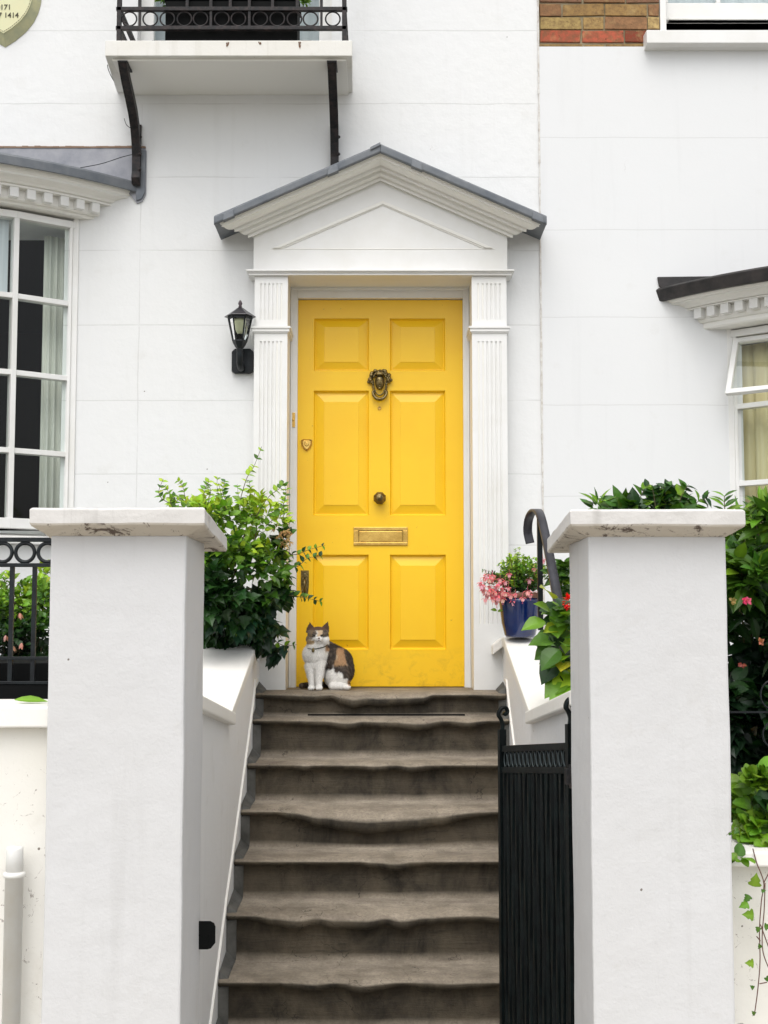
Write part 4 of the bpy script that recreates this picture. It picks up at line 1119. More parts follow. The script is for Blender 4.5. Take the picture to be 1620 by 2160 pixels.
# hinge block
mb = MB(); zh = az(1640, Gh.y); mb.box(Gh.x - .02, Gh.x + .012, Gh.y - .018, Gh.y + .018, zh - .02, zh + .028); mb.box(Gh.x + .012, xr - .29 if False else at(1240, yy, PFy).x + .004, Gh.y - .035, Gh.y - .012, zh - .012, zh + .012); mb.lathe([(.011, -.03), (.011, .04)], (Gh.x, Gh.y - .014, zh), 12)
mb.build('hinge', M_rustiron, gate, bevel=.002)

# ---- handrail --------------------------------------------------------------
hr = thing('handrail', (at(1138, 1280, -.95).x, -.95, 1.3), 'dark iron handrail with a hooked top above the blue pot', 'handrail')
ctl = [at(1118, 1146, -.62), at(1113, 1120, -.62), at(1116, 1092, -.66), at(1127, 1077, -.74), at(1139, 1084, -.86), at(1151, 1130, -1.0), at(1162, 1185, -1.16), at(1175, 1255, -1.33), at(1190, 1340, -1.55), at(1197, 1385, -1.68)]
cp = crv(ctl, 8); m = MB(); m.smooth = True
rows = []
for i, p in enumerate(cp):
    t = (cp[min(i + 1, len(cp) - 1)] - cp[max(0, i - 1)]).normalized(); sx_ = Vector((1, 0, 0)); b = t.cross(sx_).normalized(); a = b.cross(t)
    w, h = .0205, .0065
    rows.append([p + a * w * u + b * h * v for u, v in ((-1, -.5), (-.85, 1), (.85, 1), (1, -.5), (.8, -1), (-.8, -1))])
m.loft(rows); m.build('rail', simple('grey iron handrail', (.045, .045, .055, 1), .4, .2, bump=.2, var=.4, col2=(.02, .02, .025, 1)), hr)
m = MB(); p = at(1138, 1095, -.90); p2 = at(1139, 1300, -.90); m.box(p.x - .011, p.x + .011, -.911, -.889, p2.z - .06, p.z); m.build('post', M_iron, hr)

# ---- wall lantern ------------------------------------------------------------
YL = -.12
lc = at(506, 720, YL); lr = thing('wall_lantern', (lc.x, 0, az(787, -.02)), 'black coach lantern fixed to the wall left of the door', 'lantern')
def zL(py): return az(py, YL)
sc_ = (YL - CAMY) / FPX   # metres per pixel at that depth
rt, rb_ = 24.5 * sc_, 14 * sc_
def hexring(r, z, n=6): return [(lc.x + r * cos(2 * pi * k / n), YL + r * sin(2 * pi * k / n), z) for k in range(n)]
mb = MB(); mb.loft([hexring(34 * sc_, zL(669)), hexring(33 * sc_, zL(667.5)), hexring(23 * sc_, zL(661)), hexring(14 * sc_, zL(655)), hexring(7 * sc_, zL(650)), hexring(3.5 * sc_, zL(648))])
mb.build('lantern_roof', simple('black lantern enamel', (.02, .019, .022, 1), .25, var=.4, col2=(.035, .03, .035, 1)), lr)
mb = MB(); mb.smooth = True; mb.lathe([(.004, 0), (.010, .006), (.007, .012), (.011, .022), (.008, .032), (.003, .040)], (lc.x, YL, zL(650)), 12); mb.build('finial', simple('bronze finial', (.05, .03, .035, 1), .3), lr)
mb = MB(); zt2, zb3 = zL(670), zL(720)
mb.loft([hexring(rt * 1.06, zt2 + .004), hexring(rt * 1.06, zt2 - .010), hexring(rt * 1.02, zt2 - .010), hexring(rt * 1.02, zt2 + .003)], caps=False)
for k in range(6):
    a = 2 * pi * k / 6
    mb.tube([(lc.x + rt * 1.04 * cos(a), YL + rt * 1.04 * sin(a), zt2), (lc.x + rb_ * 1.04 * cos(a), YL + rb_ * 1.04 * sin(a), zb3)], .0042, 6)
mb.loft([hexring(rb_ * 1.12, zb3 + .005), hexring(rb_ * 1.12, zb3 - .004), hexring(rb_ * .8, zL(730)), hexring(rb_ * .55, zL(735))])
mb.build('lantern_frame', M_iron, lr)
mb = MB()
for k in range(6):
    a, b = 2 * pi * k / 6, 2 * pi * (k + 1) / 6
    mb.add([(lc.x + rt * cos(a), YL + rt * sin(a), zt2), (lc.x + rt * cos(b), YL + rt * sin(b), zt2), (lc.x + rb_ * cos(b), YL + rb_ * sin(b), zb3), (lc.x + rb_ * cos(a), YL + rb_ * sin(a), zb3)], [(0, 1, 2, 3)])
mb.build('lantern_glass', M_lampglass, lr)
mb = MB(); mb.smooth = True; z0 = zb3; mb.lathe([(.015, 0), (.015, .035), (.014, .036)], (lc.x, YL, z0), 16); mb.build('bulb_holder', M_black, lr)
mb = MB(); mb.smooth = True; mb.lathe([(.012, .036), (.021, .055), (.027, .075), (.031, .100), (.031, .112), (.01, .116)], (lc.x, YL, z0), 20); mb.build('bulb', simple('frosted bulb', (.80, .78, .52, 1), .4), lr)
mb = MB(); x0, x1 = at(488.5, 760, -.03).x, at(534, 760, -.03).x; za, zb4 = az(735, -.03), az(787, -.03); c_ = .016
mb.prism([(x0 + c_, za), (x1 - c_, za), (x1, za - c_), (x1, zb4 + c_ * .6), (x1 - c_, zb4), (x0 + c_, zb4), (x0, zb4 + c_ * .6), (x0, za - c_)], 'y', -.028, -.0005)
mb.smooth = True
mb.tube(crv([(lc.x, -.025, zb4 + .035), (lc.x, -.07, zb4 + .02), (lc.x, -.11, zb4 + .05), (lc.x, YL, zL(734))], 6), [.018] * 12 + [.016] * 7, 10)
mb.build('lantern_bracket', M_iron, lr, bevel=.002)

# ---- shield sign ---------------------------------------------------------------
Ysg = -.035
sg = thing('house_sign', (at(5, 40, Ysg).x, -.02, az(95, 0)), 'cream shield shaped sign with a telephone number on the white wall', 'sign')
cxs = at(7.5, 50, Ysg).x
def shield(scale, y, n=18, zsh=0):
    zt5 = az(-120, Ysg); zb5 = az(71, Ysg)
    R_ = []
    pr = []
    # right side outline by pixels, front face: (64,0),(58,18),(43,40),(22,60),(7.5,71)
    px = [(72, -60), (71, -20), (68, 0), (64, 14), (56, 30), (43, 46), (25, 61), (7.5, 72)]
    pts = [at(a, b, Ysg) for a, b in px]
    right = [((p.x - cxs), p.z) for p in pts]
    zc5 = az(-20, Ysg)
    top = [(0, az(-125, Ysg)), (right[0][0] * .6, az(-118, Ysg)), (right[0][0] * .95, az(-100, Ysg))]
    half = top + right
    full = half + [(-a, b) for a, b in half[-2:0:-1]]
    return [(cxs + a * scale, y, zc5 + (b - zc5) * scale + zsh) for a, b in full]
m = MB(); m.loft([shield(1.0, Ysg), shield(1.0, Ysg + .002), shield(1.24, -.004, zsh=-.0), shield(1.24, -.0005)])
m.build('sign_rim', M_signrim, sg)
m = MB(); m.loft([shield(.985, Ysg - .003), shield(.985, Ysg + .001)]); m.build('sign_face', M_sign, sg)
bd = shield(.95, Ysg - .0045); m = MB(); n5 = len(bd)
for i in range(n5):
    a, b = Vector(bd[i]), Vector(bd[(i + 1) % n5]); L = (b - a).length; k = max(1, int(L / .012))
    for j in range(k):
        p, q = a.lerp(b, (j + .1) / k), a.lerp(b, (j + .8) / k); m.tube([p, q], .0011, 4)
m.build('dashed_border', M_ink, sg)
def text(body, loc, size, parent, mat, ext=.0008, align='RIGHT', name='lettering'):
    cu = bpy.data.curves.new('t', 'FONT'); cu.body = body; cu.size = size; cu.extrude = ext; cu.align_x = align; cu.offset = .0004
    o = bpy.data.objects.new('t', cu); COL.objects.link(o)
    dg = bpy.context.evaluated_depsgraph_get(); me = bpy.data.meshes.new_from_object(o.evaluated_get(dg)); 
    bpy.data.objects.remove(o); me.materials.clear(); me.materials.append(mat)
    Mx = Matrix.Rotation(pi / 2, 4, 'X'); me.transform(Matrix.Translation(Vector(loc) - root_of(parent).location) @ Mx)
    o = bpy.data.objects.new(name, me); COL.objects.link(o); o.parent = parent; return o
p = at(23.5, 20, Ysg - .0045); text('0171', p, .0385, sg, M_ink)
p = at(39.5, 37, Ysg - .0045); text('7 1414', p, .0385, sg, M_ink)

# ================================================================== PLANTS
SHAPES = {
 'ovate': [(0, .03), (.12, .20), (.32, .36), (.55, .34), (.78, .19), (1, 0)],
 'lance': [(0, .02), (.2, .13), (.45, .19), (.7, .14), (1, 0)],
 'round': [(0, .10), (.10, .38), (.35, .52), (.6, .46), (.85, .30), (1, .06)],
 'ivy': [(0, .10), (.10, .42), (.24, .50), (.38, .30), (.52, .36), (.75, .15), (1, 0)],
 'big': [(0, .04), (.1, .22), (.3, .40), (.5, .42), (.72, .28), (.9, .10), (1, 0)],
 'tiny': [(0, .1), (.4, .4), (1, 0)],
}
def leaf(mb, base, d, up, L, shape, col, curl=.25, fold=.25, rnd=random):
    d = d.normalized(); side = d.cross(up)
    if side.length < 1e-3: side = d.cross(Vector((1, 0, 0)))
    side.normalize(); nn = side.cross(d)
    vs = []; fs = []; pr = SHAPES[shape]; k = len(pr)
    for i, (t, w) in enumerate(pr):
        c = base + d * (L * t) - nn * (curl * L * t * t)
        lift = nn * (fold * w * L)
        vs += [c - side * (w * L) + lift, c, c + side * (w * L) + lift]
    for i in range(k - 1):
        a = i * 3; fs += [(a, a + 1, a + 4, a + 3), (a + 1, a + 2, a + 5, a + 4)]
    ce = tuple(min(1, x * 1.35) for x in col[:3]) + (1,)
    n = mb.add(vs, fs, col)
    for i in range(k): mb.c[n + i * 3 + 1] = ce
def vcol(c, k, r, warm=0):
    return (c[0] * k * (1 + warm) * r.uniform(.85, 1.15), c[1] * k * r.uniform(.9, 1.1), c[2] * k * r.uniform(.8, 1.2), 1)
def rdir(r):
    while True:
        v = Vector((r.uniform(-1, 1), r.uniform(-1, 1), r.uniform(-1, 1)))
        if .05 < v.length < 1: return v.normalized()
def clump(mb, c, rad, n, L, shape, cols, r, upbias=.4, shell=.45, fold=.25, curl=.3, lightup=True):
    c = Vector(c)
    # sub-clusters give the crown light and dark clumps and gaps
    cl = [(rdir(r), r.uniform(.25, 1.0), r.random()) for _ in range(max(4, n // 26))]
    for i in range(n):
        q = r.choice(cl); dd = (q[0] * q[1] + rdir(r) * .30)
        if dd.length > 1.15: dd *= 1.1 / dd.length
        p = c + Vector((dd.x * rad[0], dd.y * rad[1], dd.z * rad[2]))
        out = (dd + rdir(r) * .9 + Vector((0, -.25, upbias))).normalized()
        u = (Vector((0, -.5, 1)) + rdir(r) * .6).normalized()
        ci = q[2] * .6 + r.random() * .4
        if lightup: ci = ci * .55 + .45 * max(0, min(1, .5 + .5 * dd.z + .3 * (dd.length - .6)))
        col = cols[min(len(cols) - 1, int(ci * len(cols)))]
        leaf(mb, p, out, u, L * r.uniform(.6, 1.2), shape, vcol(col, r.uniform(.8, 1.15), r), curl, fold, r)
def twig(mb, sm, pts, n, L, shape, cols, r, rad=.0018, pair=True):
    cp = crv(pts, 8); sm.tube(cp, [rad * (1 - .6 * i / len(cp)) for i in range(len(cp))], 5)
    for i in range(n):
        t = (i + .6) / n; k = min(len(cp) - 2, int(t * (len(cp) - 1))); p = cp[k]; d = (cp[k + 1] - cp[k]).normalized()
        for s in ((-1, 1) if pair else (r.choice((-1, 1)),)):
            a = d.cross(Vector((0, 1, .3))).normalized() * s
            dirv = (a + d * .7 + rdir(r) * .35)
            leaf(mb, p, dirv, Vector((0, -.6, 1)) + rdir(r) * .3, L * r.uniform(.7, 1.15) * (1 - .4 * t), shape, vcol(r.choice(cols), 1, r), .2, .3, r)
G_dark = (.014, .050, .009); G_mid = (.048, .125, .010); G_lt = (.135, .27, .016); G_lime = (.30, .44, .025); G_deep = (.006, .022, .008); G_teal = (.012, .055, .025); G_yel = (.34, .36, .03)
def pshrub(name, loc, label, cat, group=None): return thing(name, loc, label, cat, group)

# left climber beside the steps
r = random.Random(21)
root = pshrub('climbing_shrub', at(500, 1380, -.75), 'leafy green climber spilling over the left side wall towards the door', 'shrub', None)
f = MB(); s = MB(); f.smooth = False
def C(px, py, Y, rx, ry, rz, n, L, sh, cols, **k):   # radii in pixels (x,z) and metres (y)
    sc = (Y - CAMY) / FPX; clump(f, at(px, py, Y), (rx * sc, ry, rz * sc), n, L, sh, cols, r, **k)
C(440, 1085, -.70, 78, .24, 44, 330, .040, 'ovate', [G_mid, G_lt, G_lime, G_lime], upbias=.7)
C(540, 1092, -.60, 58, .20, 52, 250, .040, 'ovate', [G_mid, G_lt, G_lime, G_lime], upbias=.7)
C(480, 1170, -.72, 85, .25, 60, 500, .046, 'ovate', [G_dark, G_mid, G_lt, G_lime])
C(560, 1180, -.55, 60, .2, 60, 310, .046, 'ovate', [G_dark, G_mid, G_lt, G_lime])
C(470, 1260, -.62, 85, .28, 55, 520, .058, 'ivy', [G_deep, G_dark, G_dark, G_mid], upbias=-.1)
C(560, 1265, -.50, 50, .2, 50, 300, .055, 'ivy', [G_deep, G_dark, G_mid], upbias=-.2)
C(480, 1318, -.50, 70, .22, 26, 200, .07, 'ivy', [G_deep, G_dark, G_teal, G_mid], upbias=-.5)
C(560, 1325, -.42, 40, .14, 34, 170, .07, 'ivy', [G_deep, G_dark, G_teal], upbias=-.6)
C(590, 1370, -.42, 12, .05, 18, 20, .07, 'ivy', [G_deep, G_teal], upbias=-1)
C(470, 1330, -.40, 66, .10, 20, 130, .075, 'ivy', [G_deep, G_dark, G_mid, G_lt], upbias=-.3)
for q in range(16):
    a_ = at(r.uniform(350, 600), r.uniform(1050, 1110), -.65 + r.uniform(-.1, .1)); b_ = a_ + Vector((r.uniform(-.05, .05), r.uniform(-.06, .06), r.uniform(.05, .14)))
    twig(f, s, [a_, (a_ + b_) / 2 + rdir(r) * .015, b_], 5, .034, 'ovate', [G_lt, G_lime], r, .0016)
C(440, 1250, -.85, 40, .12, 70, 200, .06, 'ivy', [G_deep, G_dark, G_mid])
C(530, 1335, -.30, 40, .10, 26, 130, .07, 'ivy', [G_deep, G_dark, G_teal], upbias=-.6)
C(600, 1145, -.45, 24, .08, 24, 60, .045, 'ovate', [G_dark, G_mid])
tw = [
 [(505, 1060, -.62), (520, 1010, -.60), (535, 985, -.58), (552, 942, -.56)],
 [(540, 1090, -.6), (565, 1050, -.58), (590, 1030, -.55), (598, 1018, -.53)],
 [(420, 1080, -.7), (355, 1060, -.7), (335, 1040, -.7), (345, 1010, -.7)],
 [(440, 1080, -.7), (430, 1045, -.7), (440, 1015, -.7)],
 [(560, 1110, -.55), (590, 1080, -.52), (603, 1045, -.5), (600, 1022, -.5)],
 [(580, 1160, -.5), (620, 1170, -.42), (650, 1160, -.38), (686, 1150, -.36)],
 [(590, 1180, -.5), (625, 1195, -.42), (648, 1178, -.38), (680, 1172, -.36)],
 [(580, 1250, -.45), (625, 1258, -.38), (650, 1262, -.35), (680, 1270, -.34)],
 [(580, 1352, -.42), (600, 1362, -.4), (626, 1360, -.38)],
 [(490, 1080, -.65), (470, 1040, -.65), (475, 1015, -.65)],
 [(380, 1090, -.75), (360, 1062, -.75), (368, 1045, -.75)],
]
for k, t in enumerate(tw):
    twig(f, s, [at(*p) for p in t], 8 if k != 8 else 3, .042, 'ovate', [G_lt, G_lime, G_mid] if k < 5 or k > 8 else [G_mid, G_lt, G_dark], r, .0022)
for q in range(14):
    a = at(r.uniform(440, 500), 1290, -.6); b = at(r.uniform(430, 570), r.uniform(1090, 1200), -.6); s.tube(crv([a + Vector((-.12, .1, -.02)), (a + b) / 2 + rdir(r) * .05, b], 6), .003, 5)
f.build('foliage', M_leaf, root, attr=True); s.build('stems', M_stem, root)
m = MB(); rr = random.Random(5)
for i in range(16):
    p = at(rr.uniform(580, 612), rr.uniform(1112, 1150), -.5)
    for k in range(5): leaf(m, p, rdir(rr) + Vector((0, -.3, 0)), Vector((0, -1, 1)), rr.uniform(.018, .028), 'lance', vcol((.55, .36, .16), 1, rr), .5, .2, rr)
m.build('honeysuckle_blossom', M_petal, root, attr=True)

# bush seen through the left railing
r = random.Random(33)
root = pshrub('fuchsia_bush', at(60, 1400, -1.9), 'small leaved green bush behind the front railing left of the left pillar', 'shrub')
f = MB(); s = MB()
for (px, py, rx, rz, n, cols) in ((-20, 1290, 60, 60, 420, [G_dark, G_mid, G_lt]), (30, 1270, 50, 50, 420, [G_mid, G_lt, G_lime]), (95, 1255, 40, 55, 420, [G_mid, G_lt, G_lime]), (50, 1330, 70, 50, 600, [G_deep, G_dark, G_mid]), (60, 1390, 80, 40, 500, [G_deep, G_dark]), (-40, 1370, 70, 60, 300, [G_deep, G_dark])):
    C(px, py, -1.75, rx, .22, rz, n, .030, 'ovate', cols, upbias=.5)
for t in ([(20, 1250), (10, 1225), (18, 1210)], [(60, 1250), (48, 1235), (42, 1228)], [(90, 1240), (97, 1215), (92, 1205)], [(0, 1240), (8, 1228), (22, 1208)]):
    twig(f, s, [at(a, b, -1.75) for a, b in t], 6, .028, 'ovate', [G_mid, G_lt], r, .0015)
C(30, 1480, -1.75, 80, .2, 60, 260, .035, 'ovate', [G_deep, G_dark]); C(30, 1700, -1.75, 80, .2, 180, 260, .045, 'ovate', [G_deep, G_dark])
for q in range(10):
    s.tube(crv([Vector((at(30 + q * 4, 1480, -1.75).x, -1.75, -.02)), at(r.uniform(-20, 90), 1480, -1.75), at(r.uniform(-20, 100), 1350, -1.75), at(r.uniform(-20, 100), 1270, -1.75)], 5), .003, 5)
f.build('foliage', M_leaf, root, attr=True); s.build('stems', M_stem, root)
m = MB()
for (a, b) in ((42, 1293), (46, 1356), (27, 1362), (70, 1310), (12, 1340)):
    p = at(a, b, -1.98)
    for k in range(5): leaf(m, p, Vector((0, 0, -1)) + rdir(r) * .5, Vector((0, -1, 0)), .024, 'lance', vcol((.62, .33, .24), 1, r), .3, .3, r)
m.build('blossom', M_petal, root, attr=True)

# fuchsia in the blue pot
pc = at(1097, 1342, -.36); pot_z = az(1345, -.30) + .0025
pot = thing('plant_pot', (pc.x, -.36, pot_z), 'blue glazed plant pot on the right coping', 'pot')
m = MB(); m.smooth = True; hp = .196
m.lathe([(.066, 0), (.074, .012), (.088, .07), (.096, .14), (.100, hp - .03), (.1005, hp - .012)], (pc.x, -.36, pot_z), 32); m.build('pot_body', M_blue, pot)
m = MB(); m.smooth = True; m.lathe([(.1005, hp - .0115), (.106, hp - .008), (.107, hp + .012), (.100, hp + .014), (.092, hp + .006), (.090, hp - .002), (.01, hp - .002)], (pc.x, -.36, pot_z), 32); m.build('pot_rim', M_terra, pot)
root = pshrub('fuchsia_plant', (pc.x, -.36, pot_z + hp - .004), 'pink flowered fuchsia growing in the blue pot', 'plant')
r = random.Random(9); f = MB(); s = MB()
C(1100, 1212, -.36, 52, .12, 38, 1150, .019, 'ovate', [G_dark, G_mid, G_lt, G_lime], upbias=.8)
C(1085, 1240, -.36, 55, .12, 22, 450, .019, 'ovate', [G_deep, G_dark, G_mid])
for i in range(38):
    bx_ = r.uniform(1050, 1160); hgt_ = 1150 + abs(bx_ - 1098) * .9 + r.uniform(-6, 25)
    p0_ = at(1095 + (bx_ - 1095) * .4, 1240, -.36 + r.uniform(-.06, .06)); p2_ = at(bx_, hgt_, -.36 + r.uniform(-.1, .06))
    twig(f, s, [p0_, (p0_ + p2_) / 2 + Vector((0, 0, .02)), p2_], 12, .018, 'ovate', [G_mid, G_lt, G_lime], r, .0014)
for i in range(10):
    p0_ = at(1070, 1240, -.42); p2_ = at(r.uniform(1015, 1050), r.uniform(1200, 1245), -.42)
    twig(f, s, [p0_, (p0_ + p2_) / 2 + Vector((0, 0, .03)), p2_], 9, .018, 'ovate', [G_mid, G_lt, G_dark], r, .0014)
leaf(f, at(1048, 1288, -.40), Vector((-1, -.2, .3)), Vector((0, -1, 1)), .03, 'ovate', (*G_lt, 1)); leaf(f, at(1050, 1290, -.40), Vector((1, -.2, .4)), Vector((0, -1, 1)), .025, 'ovate', (*G_lt, 1))
f.build('foliage', M_leaf, root, attr=True); s.build('stems', M_stem, root)
m = MB(); s2 = MB()
def fux(px, py, Y, sz, c):
    p = at(px, py, Y); s2.tube([p + Vector((0, 0, .02)), p], .0008, 4)
    for k in range(4):
        a = k * pi / 2 + r.random(); leaf(m, p, Vector((cos(a), sin(a) * .8 - .2, -.25)), Vector((0, 0, 1)), sz, 'lance', vcol(c, 1, r), .2, .2, r)
    for k in range(4):
        a = k * pi / 2 + .7; leaf(m, p - Vector((0, 0, .004)), Vector((cos(a) * .35, sin(a) * .35, -1)), Vector((0, -1, 0)), sz * .8, 'ovate', vcol((.75, .42, .44), 1, r), .0, .3, r)
    for k in range(3): s2.tube([p, p + Vector((r.uniform(-.004, .004), 0, -.032))], .0006, 4)
spots = [(1022, 1245), (1015, 1232), (1030, 1222), (1040, 1240), (1033, 1255), (1050, 1230), (1045, 1250), (1062, 1245), (1055, 1218), (1072, 1235), (1078, 1252), (1068, 1222), (1085, 1265), (1100, 1262), (1112, 1245), (1120, 1250), (1128, 1248), (1058, 1262), (1040, 1262), (1024, 1212), (1090, 1250), (1075, 1212), (1115, 1222), (1126, 1198), (1145, 1180), (1048, 1268)]
for q in range(24): spots.append((r.uniform(1012, 1066), r.uniform(1212, 1262)))
for (a, b) in spots: fux(a + r.uniform(-3, 3), b + r.uniform(-3, 3), -.47 + r.uniform(-.03, .04), r.uniform(.020, .030), (.76, .17, .22))
m.build('blossom', M_petal, root, attr=True); s2.build('stamen_cluster', simple('pink stamens', (.6, .12, .2, 1), .6), root)['kind'] = 'stuff'

# lime hydrangea in front of the right coping
r = random.Random(14); root = pshrub('hydrangea', at(1180, 1480, -1.45), 'bright lime leaved plant with a red bloom hanging over the right coping', 'plant')
f = MB(); s = MB()
C(1195, 1225, -1.0, 26, .15, 34, 90, .055, 'ovate', [G_dark, G_mid, G_lt])
C(1200, 1330, -1.45, 40, .16, 60, 120, .07, 'big', [G_dark, G_mid, G_lt], upbias=.1)
C(1210, 1420, -1.45, 40, .14, 45, 90, .08, 'big', [G_deep, G_mid, G_lt], upbias=0)
L_ = [((1165, 1262), (-.3, -.6, .5), .095, G_yel), ((1160, 1290), (-.6, -.4, .5), .07, G_lt), ((1150, 1312), (-1, -.3, -.1), .09, G_lt), ((1185, 1325), (-.7, -.6, .05), .085, G_lime), ((1172, 1300), (.6, -.4, .4), .07, G_mid), ((1160, 1338), (-.6, -.5, -.6), .08, G_mid),
      ((1180, 1370), (-.8, -.4, -.6), .10, G_mid), ((1172, 1350), (-1, -.3, .05), .10, G_lt), ((1180, 1385), (-.1, -.9, .1), .09, G_lime), ((1190, 1395), (-.2, -.8, -.1), .085, G_yel), ((1175, 1395), (-.8, -.4, -.8), .10, G_dark), ((1185, 1420), (-.7, -.5, -.8), .10, G_mid),
      ((1200, 1420), (-.6, -.7, -.5), .10, G_lime), ((1195, 1430), (-.9, -.5, -.5), .11, G_lt), ((1204, 1440), (-.8, -.5, -.45), .11, G_lt), ((1200, 1402), (.3, -.8, .3), .08, G_lime), ((1190, 1345), (.4, -.7, .2), .08, G_mid), ((1198, 1300), (.1, -.9, .4), .09, G_lt), ((1200, 1365), (-.2, -.8, .3), .08, G_lt)]
for (p, d, L, c) in L_:
    leaf(f, at(p[0], p[1], -1.86 + r.uniform(-.04, .04)), Vector(d), Vector((0, -.7, 1)), L, 'big', vcol(c, 1, r), .3, .22, r)
for q in range(46):
    pz_ = r.uniform(1265, 1440); w_ = 48 * (1 - abs(pz_ - 1370) / 220); px_ = 1208 - r.uniform(.1, 1) * w_
    leaf(f, at(px_, pz_, -1.80 + r.uniform(-.06, .10)), Vector((r.uniform(-1, .1), r.uniform(-.9, -.2), r.uniform(-.7, .4))), Vector((0, -.6, 1)) + rdir(r) * .3, r.uniform(.06, .095), 'big', vcol(r.choice([G_dark, G_mid, G_mid, G_lt, G_lime]), 1, r), .3, .22, r)
for q in range(30):
    leaf(f, at(r.uniform(1176, 1206), r.uniform(1185, 1265), -1.05), Vector((r.uniform(-1, 1), -.5, r.uniform(-.3, .8))), Vector((0, -.6, 1)), r.uniform(.04, .06), 'ovate', vcol(r.choice([G_dark, G_mid, G_lt]), 1, r), .3, .22, r)
for q in range(6): s.tube(crv([at(1210 + q * 3, 1470, -1.45), at(1190 + q * 5, 1380, -1.5), at(1180 + q * 6, 1290, -1.5)], 6), .004, 5)
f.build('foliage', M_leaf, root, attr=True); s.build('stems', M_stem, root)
m = MB(); p = at(1200, 1270, -1.88)
for k in range(60):
    d = rdir(r); leaf(m, p + Vector((d.x * .014, d.y * .012, d.z * .022)), d, Vector((0, 0, 1)), .016, 'tiny', vcol((.75, .02, .02), 1, r), .2, .2, r)
m.build('blossom', M_petal, root, attr=True)

# shrub standing behind the right pillar
r = random.Random(41); root = pshrub('laurel_shrub', at(1370, 1500, -2.2) - Vector((0, 0, .9)), 'glossy green shrub rising just above the cap of the right pillar', 'shrub')
f = MB(); s = MB()
C(1370, 1080, -2.25, 95, .16, 34, 190, .062, 'ovate', [G_dark, G_mid, G_lt], upbias=.7)
C(1400, 1070, -2.25, 70, .15, 34, 90, .058, 'ovate', [G_deep, G_dark, G_mid], upbias=.7)
C(1380, 1180, -2.25, 110, .18, 80, 240, .07, 'ovate', [G_deep, G_dark, G_mid])
C(1258, 1066, -2.3, 14, .06, 10, 14, .055, 'lance', [G_mid, G_lt], upbias=.9)
for t in ([(1340, 1090), (1350, 1050), (1368, 1022)], [(1400, 1090), (1404, 1050), (1400, 1024)], [(1430, 1090), (1436, 1050), (1452, 1022)], [(1385, 1090), (1380, 1050), (1376, 1030)], [(1455, 1090), (1470, 1060), (1492, 1050)]):
    twig(f, s, [at(a, b, -2.25) for a, b in t], 6, .058, 'ovate', [G_mid, G_dark, G_lt], r, .002)
C(1370, 1330, -2.2, 105, .16, 110, 260, .07, 'ovate', [G_deep, G_dark, G_mid]); C(1370, 1560, -2.2, 100, .16, 130, 260, .07, 'ovate', [G_deep, G_dark]); C(1370, 1850, -2.2, 100, .16, 170, 240, .07, 'ovate', [G_deep, G_dark])
for q in range(8): s.tube(crv([Vector((at(1370, 1700, -2.2).x + q * .02, -2.2, -.02)), at(1350 + q * 8, 1700, -2.2), at(1340 + q * 15, 1300, -2.2), at(1310 + q * 20, 1090, -2.25)], 6), .005, 5)
f.build('foliage', M_leaf, root, attr=True); s.build('stems', M_stem, root)

# big dark shrub right of the right pillar
r = random.Random(52); root = pshrub('oleander_shrub', at(1600, 1700, -2.0), 'tall dark green shrub with long leaves filling the gap right of the right pillar', 'shrub')
f = MB(); s = MB()
def Q(px, py, Y, rx, ry, rz, n, L, sh, cols, **k): C(px, py, Y, rx, ry, rz, n, L, sh, cols, **k)
Q(1600, 1180, -1.9, 75, .25, 70, 260, .11, 'lance', [G_dark, G_mid, G_lt], upbias=.4)
Q(1560, 1230, -2.0, 40, .2, 60, 170, .10, 'lance', [G_dark, G_mid, G_lt], upbias=.3)
Q(1640, 1120, -1.9, 60, .22, 50, 160, .11, 'lance', [G_mid, G_lt], upbias=.4)
Q(1600, 1330, -1.8, 90, .3, 90, 420, .10, 'lance', [G_deep, G_dark, G_dark, G_mid])
Q(1610, 1470, -1.75, 90, .3, 90, 420, .09, 'ovate', [G_deep, G_deep, G_dark])
Q(1620, 1600, -1.75, 90, .3, 70, 360, .09, 'ovate', [G_deep, G_deep, G_dark])
Q(1530, 1500, -1.9, 40, .1, 160, 260, .08, 'ovate', [G_deep, G_dark])
Q(1700, 1350, -1.9, 90, .3, 220, 500, .10, 'lance', [G_deep, G_dark, G_mid])
for t in ([(1545, 1130), (1530, 1080), (1528, 1045)], [(1600, 1130), (1595, 1110), (1580, 1085)], [(1640, 1100), (1625, 1075), (1600, 1055)], [(1560, 1290), (1566, 1190), (1572, 1130)]):
    twig(f, s, [at(a, b, -2.05) for a, b in t], 7, .085, 'lance', [G_lt, G_mid], r, .003)
Q(1640, 1780, -1.75, 95, .26, 150, 380, .09, 'ovate', [G_deep, G_deep, G_dark]); Q(1700, 2050, -1.75, 95, .26, 150, 260, .09, 'ovate', [G_deep, G_dark])
for q in range(9): s.tube(crv([Vector((at(1640 + q * 9, 1780, -1.65).x, -1.65, -.02)), at(1600 + q * 12, 1780, -1.65), at(1580 + q * 14, 1500, -1.65), at(1560 + q * 18, 1220, -1.75)], 6), .004, 5)
f.build('foliage', M_leaf, root, attr=True); s.build('stems', M_stem, root)
m = MB()
for (a, b, c) in ((1545, 1267, (.3, .22, .07)), (1570, 1267, (.75, .05, .16)), (1578, 1268, (.75, .12, .2)), (1604, 1354, (.4, .16, .08)), (1566, 1402, (.3, .07, .05))):
    p = at(a, b, -2.22)
    for k in range(7): leaf(m, p, rdir(r), Vector((0, -1, 0)), .016, 'ovate', vcol(c, 1, r), .2, .2, r)
m.build('blossom', M_petal, root, attr=True)

